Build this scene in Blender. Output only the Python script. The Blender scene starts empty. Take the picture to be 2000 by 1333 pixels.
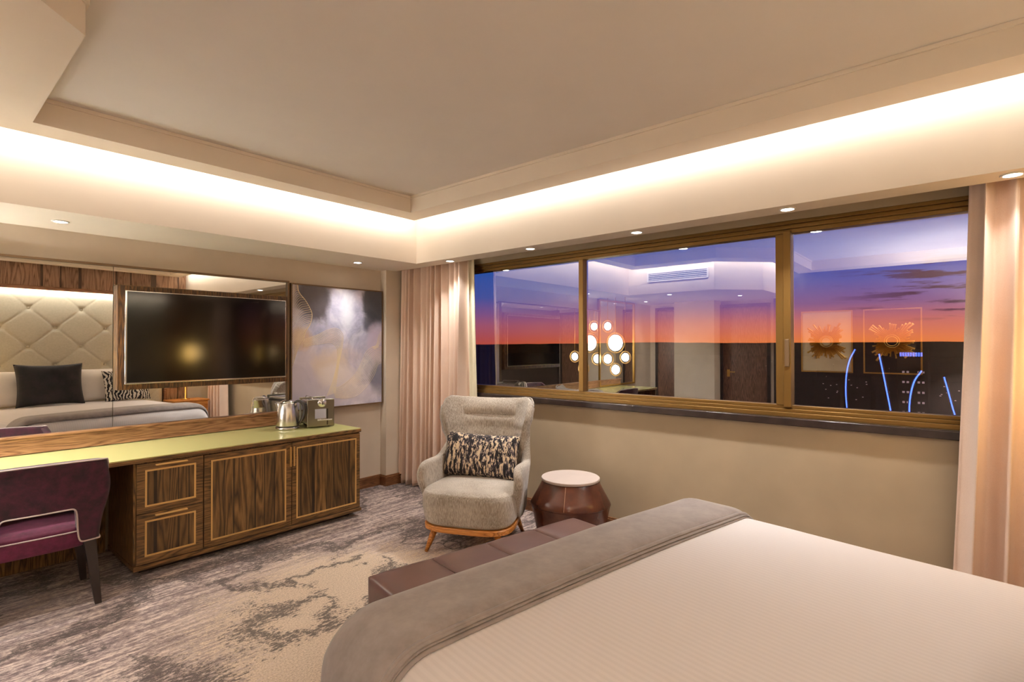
import bpy, bmesh, math, random
from mathutils import Vector, Matrix, noise
random.seed(7)
PI = math.pi
SC = bpy.context.scene
COL = SC.collection

# ------------------------------------------------------------------ camera
H = 1.5
YAW, PITCH, ROLL = math.radians(40.58), math.radians(0.488), math.radians(-0.047)
F = Vector((math.cos(YAW)*math.cos(PITCH), math.sin(YAW)*math.cos(PITCH), math.sin(PITCH)))
R0 = Vector((math.sin(YAW), -math.cos(YAW), 0)); U0 = R0.cross(F)
R = math.cos(ROLL)*R0 + math.sin(ROLL)*U0
U = -math.sin(ROLL)*R0 + math.cos(ROLL)*U0
cam_d = bpy.data.cameras.new('camera'); cam = bpy.data.objects.new('camera', cam_d); COL.objects.link(cam)
cam_d.sensor_width = 36; cam_d.lens = 1030.6/2000*36; cam_d.clip_start = 0.02; cam_d.clip_end = 9000
M = Matrix((R, U, -F)).transposed().to_4x4(); M.translation = Vector((0, 0, H)); cam.matrix_world = M
SC.camera = cam

# ------------------------------------------------------------------ world (dusk sky)
W = bpy.data.worlds.new('world'); SC.world = W; W.use_nodes = True
wn = W.node_tree; wn.nodes.clear(); L = wn.links.new
def wnode(t, **k):
    n = wn.nodes.new(t)
    for a, b in k.items(): setattr(n, a, b)
    return n
def wmath(op, a, b=None, c=None):
    n = wnode('ShaderNodeMath', operation=op)
    for i, v in enumerate((a, b, c)):
        if v is None: continue
        if isinstance(v, (int, float)): n.inputs[i].default_value = v
        else: L(v, n.inputs[i])
    return n.outputs[0]
def ramp(nt, stops, interp='LINEAR'):
    n = nt.nodes.new('ShaderNodeValToRGB'); cr = n.color_ramp; cr.interpolation = interp
    while len(cr.elements) > 1: cr.elements.remove(cr.elements[-1])
    cr.elements[0].position = stops[0][0]; cr.elements[0].color = (*stops[0][1], 1)
    for p, c in stops[1:]:
        e = cr.elements.new(p); e.color = (*c, 1)
    return n
def srgb(r, g, b):
    return tuple((v/255/12.92 if v/255 <= .04045 else ((v/255+.055)/1.055)**2.4) for v in (r, g, b))
tc = wnode('ShaderNodeTexCoord'); sp = wnode('ShaderNodeSeparateXYZ'); L(tc.outputs['Generated'], sp.inputs[0])
el = wmath('MULTIPLY', sp.outputs[2], 4.0)
az = wmath('ARCTAN2', sp.outputs[1], sp.outputs[0])          # 0 = straight out of the window
ra = ramp(wn, [(0, srgb(190, 78, 52)), (.05, srgb(180, 78, 72)), (.15, srgb(165, 86, 106)), (.24, srgb(128, 84, 134)), (.36, srgb(70, 84, 155)), (.55, srgb(44, 84, 165)), (1, srgb(18, 40, 100))])
rb = ramp(wn, [(0, srgb(235, 128, 50)), (.06, srgb(232, 124, 76)), (.16, srgb(205, 112, 104)), (.27, srgb(140, 92, 138)), (.42, srgb(96, 92, 165)), (.65, srgb(64, 92, 175)), (1, srgb(24, 44, 110))])
L(el, ra.inputs[0]); L(el, rb.inputs[0])
mx = wnode('ShaderNodeMix', data_type='RGBA')
mr = wnode('ShaderNodeMapRange'); L(az, mr.inputs[0]); mr.inputs[1].default_value = .75; mr.inputs[2].default_value = .15
L(mr.outputs[0], mx.inputs[0]); L(ra.outputs[0], mx.inputs[6]); L(rb.outputs[0], mx.inputs[7])
# streaky dark clouds low in the sky
cmb = wnode('ShaderNodeCombineXYZ'); L(wmath('MULTIPLY', az, 5.5), cmb.inputs[0]); L(wmath('MULTIPLY', sp.outputs[2], 55.0), cmb.inputs[1])
nz = wnode('ShaderNodeTexNoise'); nz.inputs['Scale'].default_value = 1.35; nz.inputs['Detail'].default_value = 6; nz.inputs['Roughness'].default_value = .6; L(cmb.outputs[0], nz.inputs[0])
cl = wnode('ShaderNodeMapRange'); L(nz.outputs[0], cl.inputs[0]); cl.inputs[1].default_value = .52; cl.inputs[2].default_value = .575
m1 = wnode('ShaderNodeMapRange'); L(az, m1.inputs[0]); m1.inputs[1].default_value = .17; m1.inputs[2].default_value = .05
m2 = wnode('ShaderNodeMapRange'); L(sp.outputs[2], m2.inputs[0]); m2.inputs[1].default_value = .035; m2.inputs[2].default_value = .055
m3 = wnode('ShaderNodeMapRange'); L(sp.outputs[2], m3.inputs[0]); m3.inputs[1].default_value = .14; m3.inputs[2].default_value = .11
cm = wmath('MULTIPLY', wmath('MULTIPLY', cl.outputs[0], m1.outputs[0]), wmath('MULTIPLY', m2.outputs[0], m3.outputs[0]))
mx2 = wnode('ShaderNodeMix', data_type='RGBA'); L(wmath('MULTIPLY', cm, 1.0), mx2.inputs[0]); L(mx.outputs[2], mx2.inputs[6]); mx2.inputs[7].default_value = (*srgb(80, 38, 62), 1)
bgd = wnode('ShaderNodeBackground'); L(mx2.outputs[2], bgd.inputs[0]); bgd.inputs[1].default_value = 0.88
wo = wnode('ShaderNodeOutputWorld'); L(bgd.outputs[0], wo.inputs[0])

# ------------------------------------------------------------------ colour management
SC.view_settings.view_transform = 'Standard'; SC.view_settings.look = 'None'
SC.view_settings.exposure = 1.02; SC.view_settings.gamma = 1.0
try: SC.view_settings.use_curve_mapping = False
except Exception: pass
SC.cycles.max_bounces = 12; SC.cycles.diffuse_bounces = 6; SC.cycles.glossy_bounces = 6
SC.cycles.transparent_max_bounces = 12; SC.cycles.sample_clamp_indirect = 4.0
SC.cycles.caustics_reflective = False; SC.cycles.caustics_refractive = False
SC.cycles.use_denoising = True

# ------------------------------------------------------------------ plan of the room
YA, XB, XD = 4.80, 3.77, -2.2            # mirror wall, window wall, wall opposite the window
def YC(x): return -.86 - math.tan(math.radians(5))*(x-1.9)   # headboard wall
ZS, ZL, ZT = 2.31, 2.69, 2.835           # soffit, cove lip, ceiling
FXB, FYA, FXD = 3.344, 4.11, .0
SOFX = 3.54

def offset_poly(P, d):
    out = []; n = len(P)
    for i in range(n):
        a, b, c = Vector(P[i-1]), Vector(P[i]), Vector(P[(i+1) % n])
        e1 = (b-a).normalized(); e2 = (c-b).normalized()
        n1 = Vector((-e1.y, e1.x)); n2 = Vector((-e2.y, e2.x))
        k = n1+n2; k = k/(k.dot(n1))
        out.append(tuple(b+k*d))
    return out
# fascia line, counter-clockwise so that the left normal points inwards
DY1 = 2.74; DY2 = DY1-.52
FASC = [(FXB, YC(FXB)), (FXB, FYA), (FXD, FYA), (FXD, DY1), (FXD-.52, DY2), (XD, DY2), (XD, YC(XD))]

# ------------------------------------------------------------------ real lamps of the room (cove strips)
WARM = (1.0, .96, .91)
def area(name, a, b, z, inward, watts, tilt=20, h=.03, col=WARM):
    """LED strip along a-b fixed to the back of the cove lip, shining at the fascia"""
    a = Vector((*a, 0)); b = Vector((*b, 0)); d = (b-a); ln = d.length; d.normalize()
    out = Vector((d.y, -d.x, 0))                       # away from the room
    ld = bpy.data.lights.new(name, 'AREA'); ld.shape = 'RECTANGLE'; ld.size = ln; ld.size_y = h
    ld.energy = watts; ld.color = col
    o = bpy.data.objects.new(name, ld); COL.objects.link(o)
    t = math.radians(tilt); dirv = out*math.cos(t) + Vector((0, 0, -math.sin(t)))
    zax = -dirv; xax = d; yax = zax.cross(xax)
    m = Matrix((xax, yax, zax)).transposed().to_4x4(); mid = (a+b)/2; mid.z = z; mid -= out*inward*0
    m.translation = mid; o.matrix_world = m
    return o
_in = offset_poly(FASC, .128)
for (i, w) in ((0, 5.4), (1, 5.4), (2, 3.8), (3, 2.3), (4, 4.6)):
    area('cove_strip_lamp', _in[i], _in[i+1], 2.742, 0, w)

# ------------------------------------------------------------------ mesh helpers
class MB:
    def __init__(s): s.v = []; s.f = []
    def add(s, vs, fs):
        o = len(s.v); s.v += [tuple(v) for v in vs]; s.f += [tuple(i+o for i in f) for f in fs]; return s
    def box(s, x0, x1, y0, y1, z0, z1):
        return s.add([(x, y, z) for z in (z0, z1) for y in (y0, y1) for x in (x0, x1)],
                     [(0, 2, 3, 1), (4, 5, 7, 6), (0, 1, 5, 4), (2, 6, 7, 3), (0, 4, 6, 2), (1, 3, 7, 5)])
    def prism(s, P, z0, z1):
        n = len(P); vs = [(x, y, z0) for x, y in P]+[(x, y, z1) for x, y in P]
        fs = [tuple(range(n-1, -1, -1)), tuple(range(n, 2*n))]+[(i, (i+1) % n, n+(i+1) % n, n+i) for i in range(n)]
        return s.add(vs, fs)
    def ring(s, A, B, z0, z1):
        """closed ring between outlines A (outer) and B (inner)"""
        n = len(A); vs = [(x, y, z0) for x, y in A]+[(x, y, z0) for x, y in B]+[(x, y, z1) for x, y in A]+[(x, y, z1) for x, y in B]
        fs = []
        for i in range(n):
            j = (i+1) % n
            fs += [(i, j, n+j, n+i), (2*n+i, 3*n+i, 3*n+j, 2*n+j), (i, 2*n+i, 2*n+j, j), (n+i, n+j, 3*n+j, 3*n+i)]
        return s.add(vs, fs)
    def grid(s, fn, nu, nv, cu=False, cv=False):
        nu_ = nu if cu else nu+1; nv_ = nv if cv else nv+1
        vs = [fn(i/nu, j/nv) for j in range(nv_) for i in range(nu_)]
        fs = []
        for j in range(nv):
            for i in range(nu):
                a = j*nu_+i; b = j*nu_+(i+1) % nu_; c = ((j+1) % nv_)*nu_+(i+1) % nu_; d = ((j+1) % nv_)*nu_+i
                fs.append((a, b, c, d))
        return s.add(vs, fs)
    def tube(s, pts, r, n=8, closed=False, flat=None):
        pts = [Vector(p) for p in pts]; m = len(pts); rs = r if isinstance(r, (list, tuple)) else [r]*m
        vs = []; up = None
        for i, p in enumerate(pts):
            if closed: t = (pts[(i+1) % m]-pts[i-1]).normalized()
            else: t = (pts[min(i+1, m-1)]-pts[max(i-1, 0)]).normalized()
            if up is None:
                up = Vector((0, 0, 1)) if abs(t.z) < .9 else Vector((1, 0, 0))
            a = t.cross(up); a = a.normalized() if a.length > 1e-6 else Vector((1, 0, 0)); up = a.cross(t).normalized()
            for k in range(n):
                q = 2*PI*k/n; vs.append(p+(a*math.cos(q)+up*math.sin(q))*rs[i])
        fs = []
        for i in range(m if closed else m-1):
            for k in range(n):
                fs.append((i*n+k, i*n+(k+1) % n, ((i+1) % m)*n+(k+1) % n, ((i+1) % m)*n+k))
        if not closed: fs += [tuple(range(n-1, -1, -1)), tuple((m-1)*n+k for k in range(n))]
        return s.add(vs, fs)
    def lathe(s, prof, n=32, c=(0, 0), sx=1, sy=1, cap=True):
        vs = []; 
        for r, z in prof:
            for k in range(n):
                q = 2*PI*k/n; vs.append((c[0]+r*sx*math.cos(q), c[1]+r*sy*math.sin(q), z))
        fs = [(i*n+k, i*n+(k+1) % n, (i+1)*n+(k+1) % n, (i+1)*n+k) for i in range(len(prof)-1) for k in range(n)]
        if cap: fs += [tuple(range(n-1, -1, -1)), tuple((len(prof)-1)*n+k for k in range(n))]
        return s.add(vs, fs)
    def xf(s, m):
        s.v = [tuple(m @ Vector(v)) for v in s.v]; return s
    def build(s, name, mat, parent=None, smooth=False, bevel=0, seg=2, solid=0, sub=0, auto=None):
        me = bpy.data.meshes.new(name); me.from_pydata(s.v, [], s.f)
        bm = bmesh.new(); bm.from_mesh(me)
        bmesh.ops.remove_doubles(bm, verts=bm.verts, dist=1e-6)
        bmesh.ops.recalc_face_normals(bm, faces=bm.faces)
        bm.to_mesh(me); bm.free()
        me.materials.append(mat)
        if smooth:
            for p in me.polygons: p.use_smooth = True
        o = bpy.data.objects.new(name, me); COL.objects.link(o)
        if parent is not None: o.parent = parent
        if solid:
            q = o.modifiers.new('solid', 'SOLIDIFY'); q.thickness = solid; q.offset = 0
        if bevel:
            q = o.modifiers.new('bevel', 'BEVEL'); q.width = bevel; q.segments = seg; q.limit_method = 'ANGLE'; q.angle_limit = math.radians(35)
            if not smooth:
                for p in me.polygons: p.use_smooth = True
                q.harden_normals = True
        if sub:
            q = o.modifiers.new('sub', 'SUBSURF'); q.levels = sub; q.render_levels = sub
        return o
def mbox(*a): return MB().box(*a)
def tag(o, label=None, cat=None, group=None, kind=None):
    if label: o['label'] = label
    if cat: o['category'] = cat
    if group: o['group'] = group
    if kind: o['kind'] = kind
    return o
def empty(name, loc=(0, 0, 0), rz=0, **k):
    o = bpy.data.objects.new(name, None); COL.objects.link(o); o.location = loc; o.rotation_euler = (0, 0, rz)
    o.empty_display_size = .1
    return tag(o, **k)
def copy_tree(o, parent=None):
    c = o.copy(); COL.objects.link(c)
    if parent is not None: c.parent = parent
    for ch in list(o.children): copy_tree(ch, c)
    return c

# ------------------------------------------------------------------ materials
class NT:
    def __init__(s, name):
        s.m = bpy.data.materials.new(name); s.m.use_nodes = True; s.t = s.m.node_tree
        s.b = s.t.nodes['Principled BSDF']; s.out = s.t.nodes['Material Output']
    def n(s, t, **k):
        q = s.t.nodes.new(t)
        for a, b in k.items(): setattr(q, a, b)
        return q
    def l(s, a, b): s.t.links.new(a, b)
    def coord(s, scale=(1, 1, 1), rot=(0, 0, 0), loc=(0, 0, 0), kind='Object'):
        a = s.n('ShaderNodeTexCoord'); m = s.n('ShaderNodeMapping'); s.l(a.outputs[kind], m.inputs[0])
        m.inputs['Scale'].default_value = scale; m.inputs['Rotation'].default_value = rot; m.inputs['Location'].default_value = loc
        return m.outputs[0]
    def noise(s, v, scale, detail=4, rough=.5, dist=0):
        q = s.n('ShaderNodeTexNoise'); s.l(v, q.inputs['Vector']); q.inputs['Scale'].default_value = scale
        q.inputs['Detail'].default_value = detail; q.inputs['Roughness'].default_value = rough; q.inputs['Distortion'].default_value = dist
        return q.outputs[0]
    def ramp(s, v, stops, interp='LINEAR'):
        q = ramp(s.t, stops, interp); s.l(v, q.inputs[0]); return q.outputs[0]
    def math(s, op, a, b=None, c=None):
        q = s.n('ShaderNodeMath', operation=op)
        for i, v in enumerate((a, b, c)):
            if v is None: continue
            if isinstance(v, (int, float)): q.inputs[i].default_value = v
            else: s.l(v, q.inputs[i])
        return q.outputs[0]
    def mix(s, f, a, b):
        q = s.n('ShaderNodeMix', data_type='RGBA')
        for i, v in ((0, f), (6, a), (7, b)):
            if isinstance(v, (int, float)): q.inputs[i].default_value = v
            elif isinstance(v, tuple): q.inputs[i].default_value = (*v[:3], 1)
            else: s.l(v, q.inputs[i])
        return q.outputs[2]
    def bump(s, h, strength=.2, dist=.01):
        q = s.n('ShaderNodeBump'); q.inputs['Strength'].default_value = strength; q.inputs['Distance'].default_value = dist
        s.l(h, q.inputs['Height']); s.l(q.outputs[0], s.b.inputs['Normal'])
    def set(s, **k):
        for a, v in k.items():
            i = s.b.inputs[a.replace('_', ' ')]
            if isinstance(v, (int, float)): i.default_value = v
            elif isinstance(v, tuple): i.default_value = (*v[:3], 1)
            else: s.l(v, i)
        return s
def plain(name, col, rough=.6, metal=0, var=.06, nscale=3, bump=0, bscale=200, spec=None):
    q = NT(name); c = q.coord()
    v = q.noise(c, nscale, 3)
    col2 = tuple(x*(1-var) for x in col); col3 = tuple(min(1, x*(1+var)) for x in col)
    q.set(Base_Color=q.ramp(v, [(.3, col2), (.7, col3)]), Roughness=rough, Metallic=metal)
    if spec is not None: q.set(Specular_IOR_Level=spec)
    if bump: q.bump(q.noise(c, bscale, 2), bump, .002)
    return q.m
def emit(name, col, s):
    q = NT(name); q.set(Base_Color=col, Emission_Color=col, Emission_Strength=s); return q.m
MT = {}
MT['wall'] = plain('wall_paint', srgb(206, 192, 174), .75, bump=.05)
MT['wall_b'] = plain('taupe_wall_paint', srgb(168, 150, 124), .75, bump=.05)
MT['ceil'] = plain('ceiling_paint', srgb(222, 215, 208), .85, var=.02)
MT['soffit'] = plain('soffit_paint', srgb(228, 216, 200), .75, var=.02)
MT['brass'] = plain('brushed_brass', srgb(205, 165, 95), .35, 1, var=.05)
MT['inlay'] = plain('pale_brass_inlay', srgb(222, 180, 112), .5, .3, var=.04)
MT['chrome'] = plain('chrome', (.75, .74, .72), .12, 1, var=.02)
MT['white'] = plain('white_trim', (.8, .78, .75), .4, var=.01)
MT['black_stone'] = plain('dark_sill_stone', srgb(52, 40, 36), .25, var=.2, nscale=12)
MT['marble'] = plain('pale_marble', srgb(188, 172, 164), .3, var=.05, nscale=9)
MT['dark_wood'] = plain('dark_leg_wood', srgb(42, 32, 28), .4, var=.15, nscale=14)
MT['piping'] = plain('pale_piping', srgb(205, 190, 185), .5)
MT['black_plastic'] = plain('black_plastic', srgb(34, 24, 20), .35)
MT['linen'] = plain('white_pillow_linen', srgb(230, 222, 212), .85, bump=.1, bscale=400)
MT['frame_dark'] = plain('dark_bronze_trim', srgb(108, 84, 58), .45, .3)

def wood(name, dark, mid, light, axis='Z', planks=0, rough=.42, scale=1.0, off=0.0):
    q = NT(name)
    # grain runs along axis
    sc = {'Z': (1, 1, .09), 'X': (.09, 1, 1), 'Y': (1, .09, 1)}[axis]
    c = q.coord(scale=sc, loc=(off, off*.7, off*.3))
    raw = q.coord(loc=(off, off, 0))
    if planks:
        s = q.n('ShaderNodeSeparateXYZ'); q.l(raw, s.inputs[0])
        k = q.math('MULTIPLY', s.outputs[0], planks)
        wob = q.math('ADD', k, q.math('MULTIPLY', q.math('SINE', q.math('MULTIPLY', k, 2.3)), .28))
        idx = q.math('FLOOR', wob); fr = q.math('FRACT', wob)
        a = q.n('ShaderNodeVectorMath', operation='ADD'); q.l(c, a.inputs[0])
        cb = q.n('ShaderNodeCombineXYZ'); q.l(q.math('MULTIPLY', idx, 3.71), cb.inputs[0]); q.l(q.math('MULTIPLY', idx, 1.37), cb.inputs[2]); q.l(cb.outputs[0], a.inputs[1])
        c = a.outputs[0]
    big = q.noise(c, 9*scale, 2, .5)
    fine = q.noise(c, 130*scale, 3, .6)
    rings = q.math('FRACT', q.math('MULTIPLY', big, 14.0))
    rr = q.math('POWER', q.math('ABSOLUTE', q.math('SUBTRACT', rings, .5)), 1.5)
    v = q.math('ADD', q.math('MULTIPLY', rr, 1.15), q.math('MULTIPLY', fine, .55))
    col = q.ramp(v, [(.18, light), (.42, mid), (.75, dark)])
    if planks:
        w = q.n('ShaderNodeTexWhiteNoise', noise_dimensions='1D'); q.l(idx, w.inputs['W'])
        col = q.mix(q.math('MULTIPLY', w.outputs[0], .5), col, dark)
        edge = q.math('LESS_THAN', fr, .10)
        col = q.mix(q.math('MULTIPLY', edge, .85), col, tuple(x*.25 for x in dark))
    q.set(Base_Color=col, Roughness=rough); q.bump(fine, .15, .001)
    return q.m
D_, M_, L_ = srgb(50, 33, 17), srgb(112, 82, 46), srgb(150, 114, 68)
MT['wood_plank'] = wood('smoked_ash_planks', D_, M_, L_, 'Z', 10, scale=.75)
MT['wood_frame'] = wood('smoked_ash_frame', D_, M_, srgb(140, 102, 62), 'X', scale=1.4)
MT['wood_v'] = wood('smoked_ash_vertical', D_, M_, L_, 'Z', scale=1.6)
MT['wood_tv'] = wood('dark_zebrano', srgb(34, 20, 10), srgb(78, 50, 24), srgb(122, 84, 44), 'Z', scale=1.8)
MT['wood_light'] = wood('brown_ash_board', srgb(98, 62, 42), srgb(150, 108, 80), srgb(176, 134, 102), 'X', scale=1.2)
MT['wood_panel'] = wood('brown_ash_wall_panel', srgb(112, 80, 58), srgb(176, 138, 110), srgb(198, 160, 130), 'Z', 3.2, scale=.8)
MT['door'] = wood('dark_oak_door', srgb(50, 32, 24), srgb(96, 66, 50), srgb(122, 88, 68), 'Z', scale=1.6)
MT['oak'] = wood('orange_oak', srgb(140, 80, 30), srgb(190, 122, 55), srgb(214, 150, 78), 'X', scale=1.4)
MT['base'] = wood('baseboard_wood', srgb(66, 40, 24), srgb(120, 78, 48), srgb(150, 104, 68), 'X', scale=2.2)

def fabric(name, c1, c2, rough=.9, wscale=700, stretch=(1, 1, .15), sheen=.3, bump=.25, nscale=140):
    q = NT(name); c = q.coord(scale=stretch)
    n1 = q.noise(c, nscale, 3, .7); n2 = q.noise(q.coord(), 5, 2)
    v = q.math('ADD', q.math('MULTIPLY', n1, .75), q.math('MULTIPLY', n2, .25))
    q.set(Base_Color=q.ramp(v, [(.36, c1), (.64, c2)]), Roughness=rough, Sheen_Weight=sheen)
    q.bump(n1, bump, .002); return q.m
MT['chair'] = fabric('grey_beige_tweed', srgb(116, 103, 90), srgb(194, 182, 168), nscale=190)
MT['curtain'] = fabric('blush_curtain_linen', srgb(216, 188, 168), srgb(228, 203, 184), nscale=300, bump=.1, stretch=(1, 1, 1))
MT['lining'] = fabric('cream_lining', srgb(214, 202, 172), srgb(222, 212, 184), nscale=300, bump=.05)
MT['velvet'] = fabric('shaded_aubergine_velvet', srgb(32, 6, 18), srgb(72, 18, 42), .75, sheen=.12, nscale=20, stretch=(1, 1, 1))  # desk chair back: its shade is put into the velvet colour
MT['velvet_lit_seat'] = fabric('lit_seat_velvet', srgb(74, 16, 44), srgb(104, 30, 64), .8, sheen=.1, nscale=20, stretch=(1, 1, 1))  # same chair velvet, lightened to paint in the light on the seat
MT['velvet_dark'] = fabric('charcoal_velvet', srgb(10, 7, 8), srgb(34, 26, 28), .75, sheen=.05, nscale=9, stretch=(1, 1, 1))
MT['runner'] = fabric('taupe_runner_velvet', srgb(124, 113, 110), srgb(144, 132, 128), .8, sheen=.4, nscale=14, stretch=(1, 1, 1), bump=.05)
MT['tuft'] = fabric('sage_headboard_leather', srgb(188, 180, 160), srgb(198, 190, 170), .55, sheen=.1, nscale=40, stretch=(1, 1, 1), bump=.03)

def leather(name, col, rough=.33, var=.25):
    q = NT(name); c = q.coord(); v = q.noise(c, 7, 4, .6)
    q.set(Base_Color=q.ramp(v, [(.3, tuple(x*(1-var) for x in col)), (.72, tuple(x*(1+var) for x in col))]), Roughness=rough)
    vo = q.n('ShaderNodeTexVoronoi'); q.l(c, vo.inputs[0]); vo.inputs['Scale'].default_value = 260
    q.bump(vo.outputs[0], .12, .001); return q.m
MT['bench'] = leather('plum_brown_leather', srgb(106, 78, 72), .3, .08)
MT['pouf'] = leather('cognac_brown_leather', srgb(80, 42, 28), .24, .45)

def m_duvet():
    q = NT('striped_white_duvet'); s = q.n('ShaderNodeSeparateXYZ'); q.l(q.coord(), s.inputs[0])
    w = q.math('SINE', q.math('MULTIPLY', s.outputs[0], 2*PI/.022))
    q.set(Base_Color=q.ramp(q.math('MULTIPLY_ADD', w, .5, .5), [(.3, srgb(216, 210, 211)), (.7, srgb(221, 215, 216))]), Roughness=.65, Sheen_Weight=.15)
    q.bump(w, .08, .002); return q.m
MT['duvet'] = m_duvet()

def m_carpet():
    q = NT('distressed_carpet'); c = q.coord()
    s = q.n('ShaderNodeSeparateXYZ'); q.l(c, s.inputs[0])
    beige = q.ramp(q.noise(c, 110, 4, .85), [(.36, srgb(170, 146, 122)), (.5, srgb(210, 188, 164)), (.64, srgb(232, 212, 188))])
    # abrash: threads run along x
    st = q.coord(scale=(1.2, 11, 1)); st2 = q.coord(scale=(4.5, 40, 1))
    fl = q.coord(scale=(1, 2.0, 1))
    lines = q.noise(st, 2.0, 4, .65); lines2 = q.noise(st2, 1.6, 3, .7); speck = q.noise(fl, 26, 6, .8)
    v = q.math('ADD', q.math('ADD', q.math('MULTIPLY', lines, .34), q.math('MULTIPLY', lines2, .26)), q.math('MULTIPLY', speck, .50))
    dark = q.ramp(v, [(.43, srgb(50, 36, 36)), (.49, srgb(100, 80, 80)), (.55, srgb(150, 130, 124)), (.62, srgb(214, 194, 180))])
    # where the ground is striped / where it is plain beige
    big = q.noise(q.coord(loc=(3.1, 1.7, 0)), .95, 3, .55)
    dx = q.math('SUBTRACT', s.outputs[0], 1.78); dy = q.math('SUBTRACT', s.outputs[1], 2.45)
    dd = q.math('SQRT', q.math('ADD', q.math('MULTIPLY', q.math('MULTIPLY', dx, dx), 1.15), q.math('MULTIPLY', q.math('MULTIPLY', dy, dy), .9)))
    reg = q.math('ADD', q.math('ADD', dd, q.math('MULTIPLY', q.math('SUBTRACT', big, .5), 1.2)), q.math('MULTIPLY', q.math('SUBTRACT', q.math('ADD', q.math('MULTIPLY', speck, .6), q.math('MULTIPLY', lines2, .4)), .5), 3.6))
    rm = q.n('ShaderNodeMapRange'); q.l(reg, rm.inputs[0]); rm.inputs[1].default_value = .78; rm.inputs[2].default_value = 1.02
    base = q.mix(rm.outputs[0], beige, dark)
    # broken dark cracks in the beige
    wv = q.coord(loc=(7.2, .4, 0))
    vein = q.noise(wv, 1.5, 4, .55); dist = q.math('ABSOLUTE', q.math('SUBTRACT', vein, .5))
    chip = q.noise(fl, 30, 6, .85); patch = q.noise(q.coord(loc=(.7, 9.3, 0)), 1.7, 2, .5)
    width = q.math('MAXIMUM', q.math('MULTIPLY', q.math('SUBTRACT', patch, .38), .55), .0001)
    prox = q.math('SUBTRACT', 1.0, q.math('DIVIDE', dist, width))            # 1 on the vein, 0 at its border
    thr = q.math('MULTIPLY_ADD', q.math('MAXIMUM', prox, -1.0), .16, .40)
    vm = q.math('LESS_THAN', chip, q.math('MINIMUM', thr, .56))
    vm = q.math('MULTIPLY', vm, q.math('GREATER_THAN', prox, -.35))
    col = q.mix(q.math('MULTIPLY', vm, .88), base, srgb(60, 44, 40))
    q.set(Base_Color=col, Roughness=.95, Sheen_Weight=.2)
    q.bump(q.noise(c, 420, 2, .8), .5, .006); return q.m
MT['carpet'] = m_carpet()

def m_cushion():
    q = NT('streaked_cushion_weave')
    a = q.noise(q.coord(scale=(1, 1, .22)), 46, 5, .72, .3); b = q.noise(q.coord(scale=(1, 1, .3), loc=(4, 2, 1)), 38, 3, .6)
    col = q.ramp(a, [(.44, srgb(26, 20, 22)), (.485, srgb(60, 50, 58)), (.51, srgb(112, 98, 104)), (.545, srgb(212, 190, 158))])
    col = q.mix(q.math('GREATER_THAN', b, .56), col, srgb(26, 20, 24))
    q.set(Base_Color=col, Roughness=.9); q.bump(a, .5, .004); return q.m
MT['cushion'] = m_cushion()
def m_zebra():
    q = NT('zebra_cushion_print'); w = q.n('ShaderNodeTexWave'); q.l(q.coord(), w.inputs[0]); w.inputs['Scale'].default_value = 7; w.inputs['Distortion'].default_value = 9; w.inputs['Detail Scale'].default_value = 1.6
    q.set(Base_Color=q.ramp(w.outputs[1], [(.45, srgb(30, 26, 28)), (.55, srgb(205, 195, 180))]), Roughness=.9); return q.m
MT['zebra'] = m_zebra()

def m_painting():
    q = NT('cloudy_abstract_canvas')
    c = q.coord(); s = q.n('ShaderNodeSeparateXYZ'); q.l(c, s.inputs[0])       # local x 0..1.04, z 0..1.21
    x, z = s.outputs[0], s.outputs[2]
    n1 = q.noise(c, 2.4, 9, .62, .8); n2 = q.noise(q.coord(loc=(5, 0, 2)), 3.2, 8, .62, .6); n3 = q.noise(q.coord(loc=(1, 4, 2)), 5.5, 8, .65, .9)
    col = q.ramp(n1, [(.30, srgb(120, 124, 146)), (.42, srgb(162, 166, 192)), (.54, srgb(192, 190, 212)), (.68, srgb(226, 222, 234))])
    col = q.mix(q.math('MULTIPLY', q.math('GREATER_THAN', n3, .0), .35), col, q.ramp(n3, [(.35, srgb(140, 136, 158)), (.5, srgb(190, 184, 206)), (.62, srgb(240, 236, 240))]))
    def blob(cx, cz, rx, rz, colr, st, soft=.55):
        nonlocal col
        dx = q.math('DIVIDE', q.math('SUBTRACT', x, cx), rx); dz = q.math('DIVIDE', q.math('SUBTRACT', z, cz), rz)
        d = q.math('ADD', q.math('ADD', q.math('MULTIPLY', dx, dx), q.math('MULTIPLY', dz, dz)), q.math('MULTIPLY', q.math('SUBTRACT', n2, .5), 2.2))
        m = q.n('ShaderNodeMapRange', interpolation_type='SMOOTHSTEP'); q.l(d, m.inputs[0]); m.inputs[1].default_value = 1.25; m.inputs[2].default_value = .9-soft; m.inputs[4].default_value = st
        col = q.mix(m.outputs[0], col, colr)
    blob(.22, 1.12, .20, .34, srgb(74, 66, 66), .9)
    blob(.92, 1.08, .17, .28, srgb(62, 66, 74), .95, .5)
    blob(.98, .25, .14, .2, srgb(104, 108, 128), .8)
    blob(.60, .98, .10, .26, srgb(228, 230, 238), .75, .95)
    blob(.35, .35, .45, .4, srgb(206, 190, 190), .7, .8)
    blob(.12, .22, .2, .3, srgb(205, 196, 212), .7, .8)
    blob(.42, .42, .22, .22, srgb(226, 204, 176), .6, .9)
    blob(.5, .3, .25, .16, srgb(232, 224, 226), .6, .9)
    blob(.1, .68, .14, .12, srgb(206, 170, 128), .7, .9)
    blob(.60, .12, .5, .12, srgb(214, 206, 218), .6, .8)
    blob(.86, .86, .1, .13, srgb(60, 64, 74), .8, .6)
    blob(.93, .66, .12, .22, srgb(196, 184, 208), .8, .6)
    q.set(Base_Color=col, Roughness=.35); return q.m
MT['painting'] = m_painting()

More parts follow.
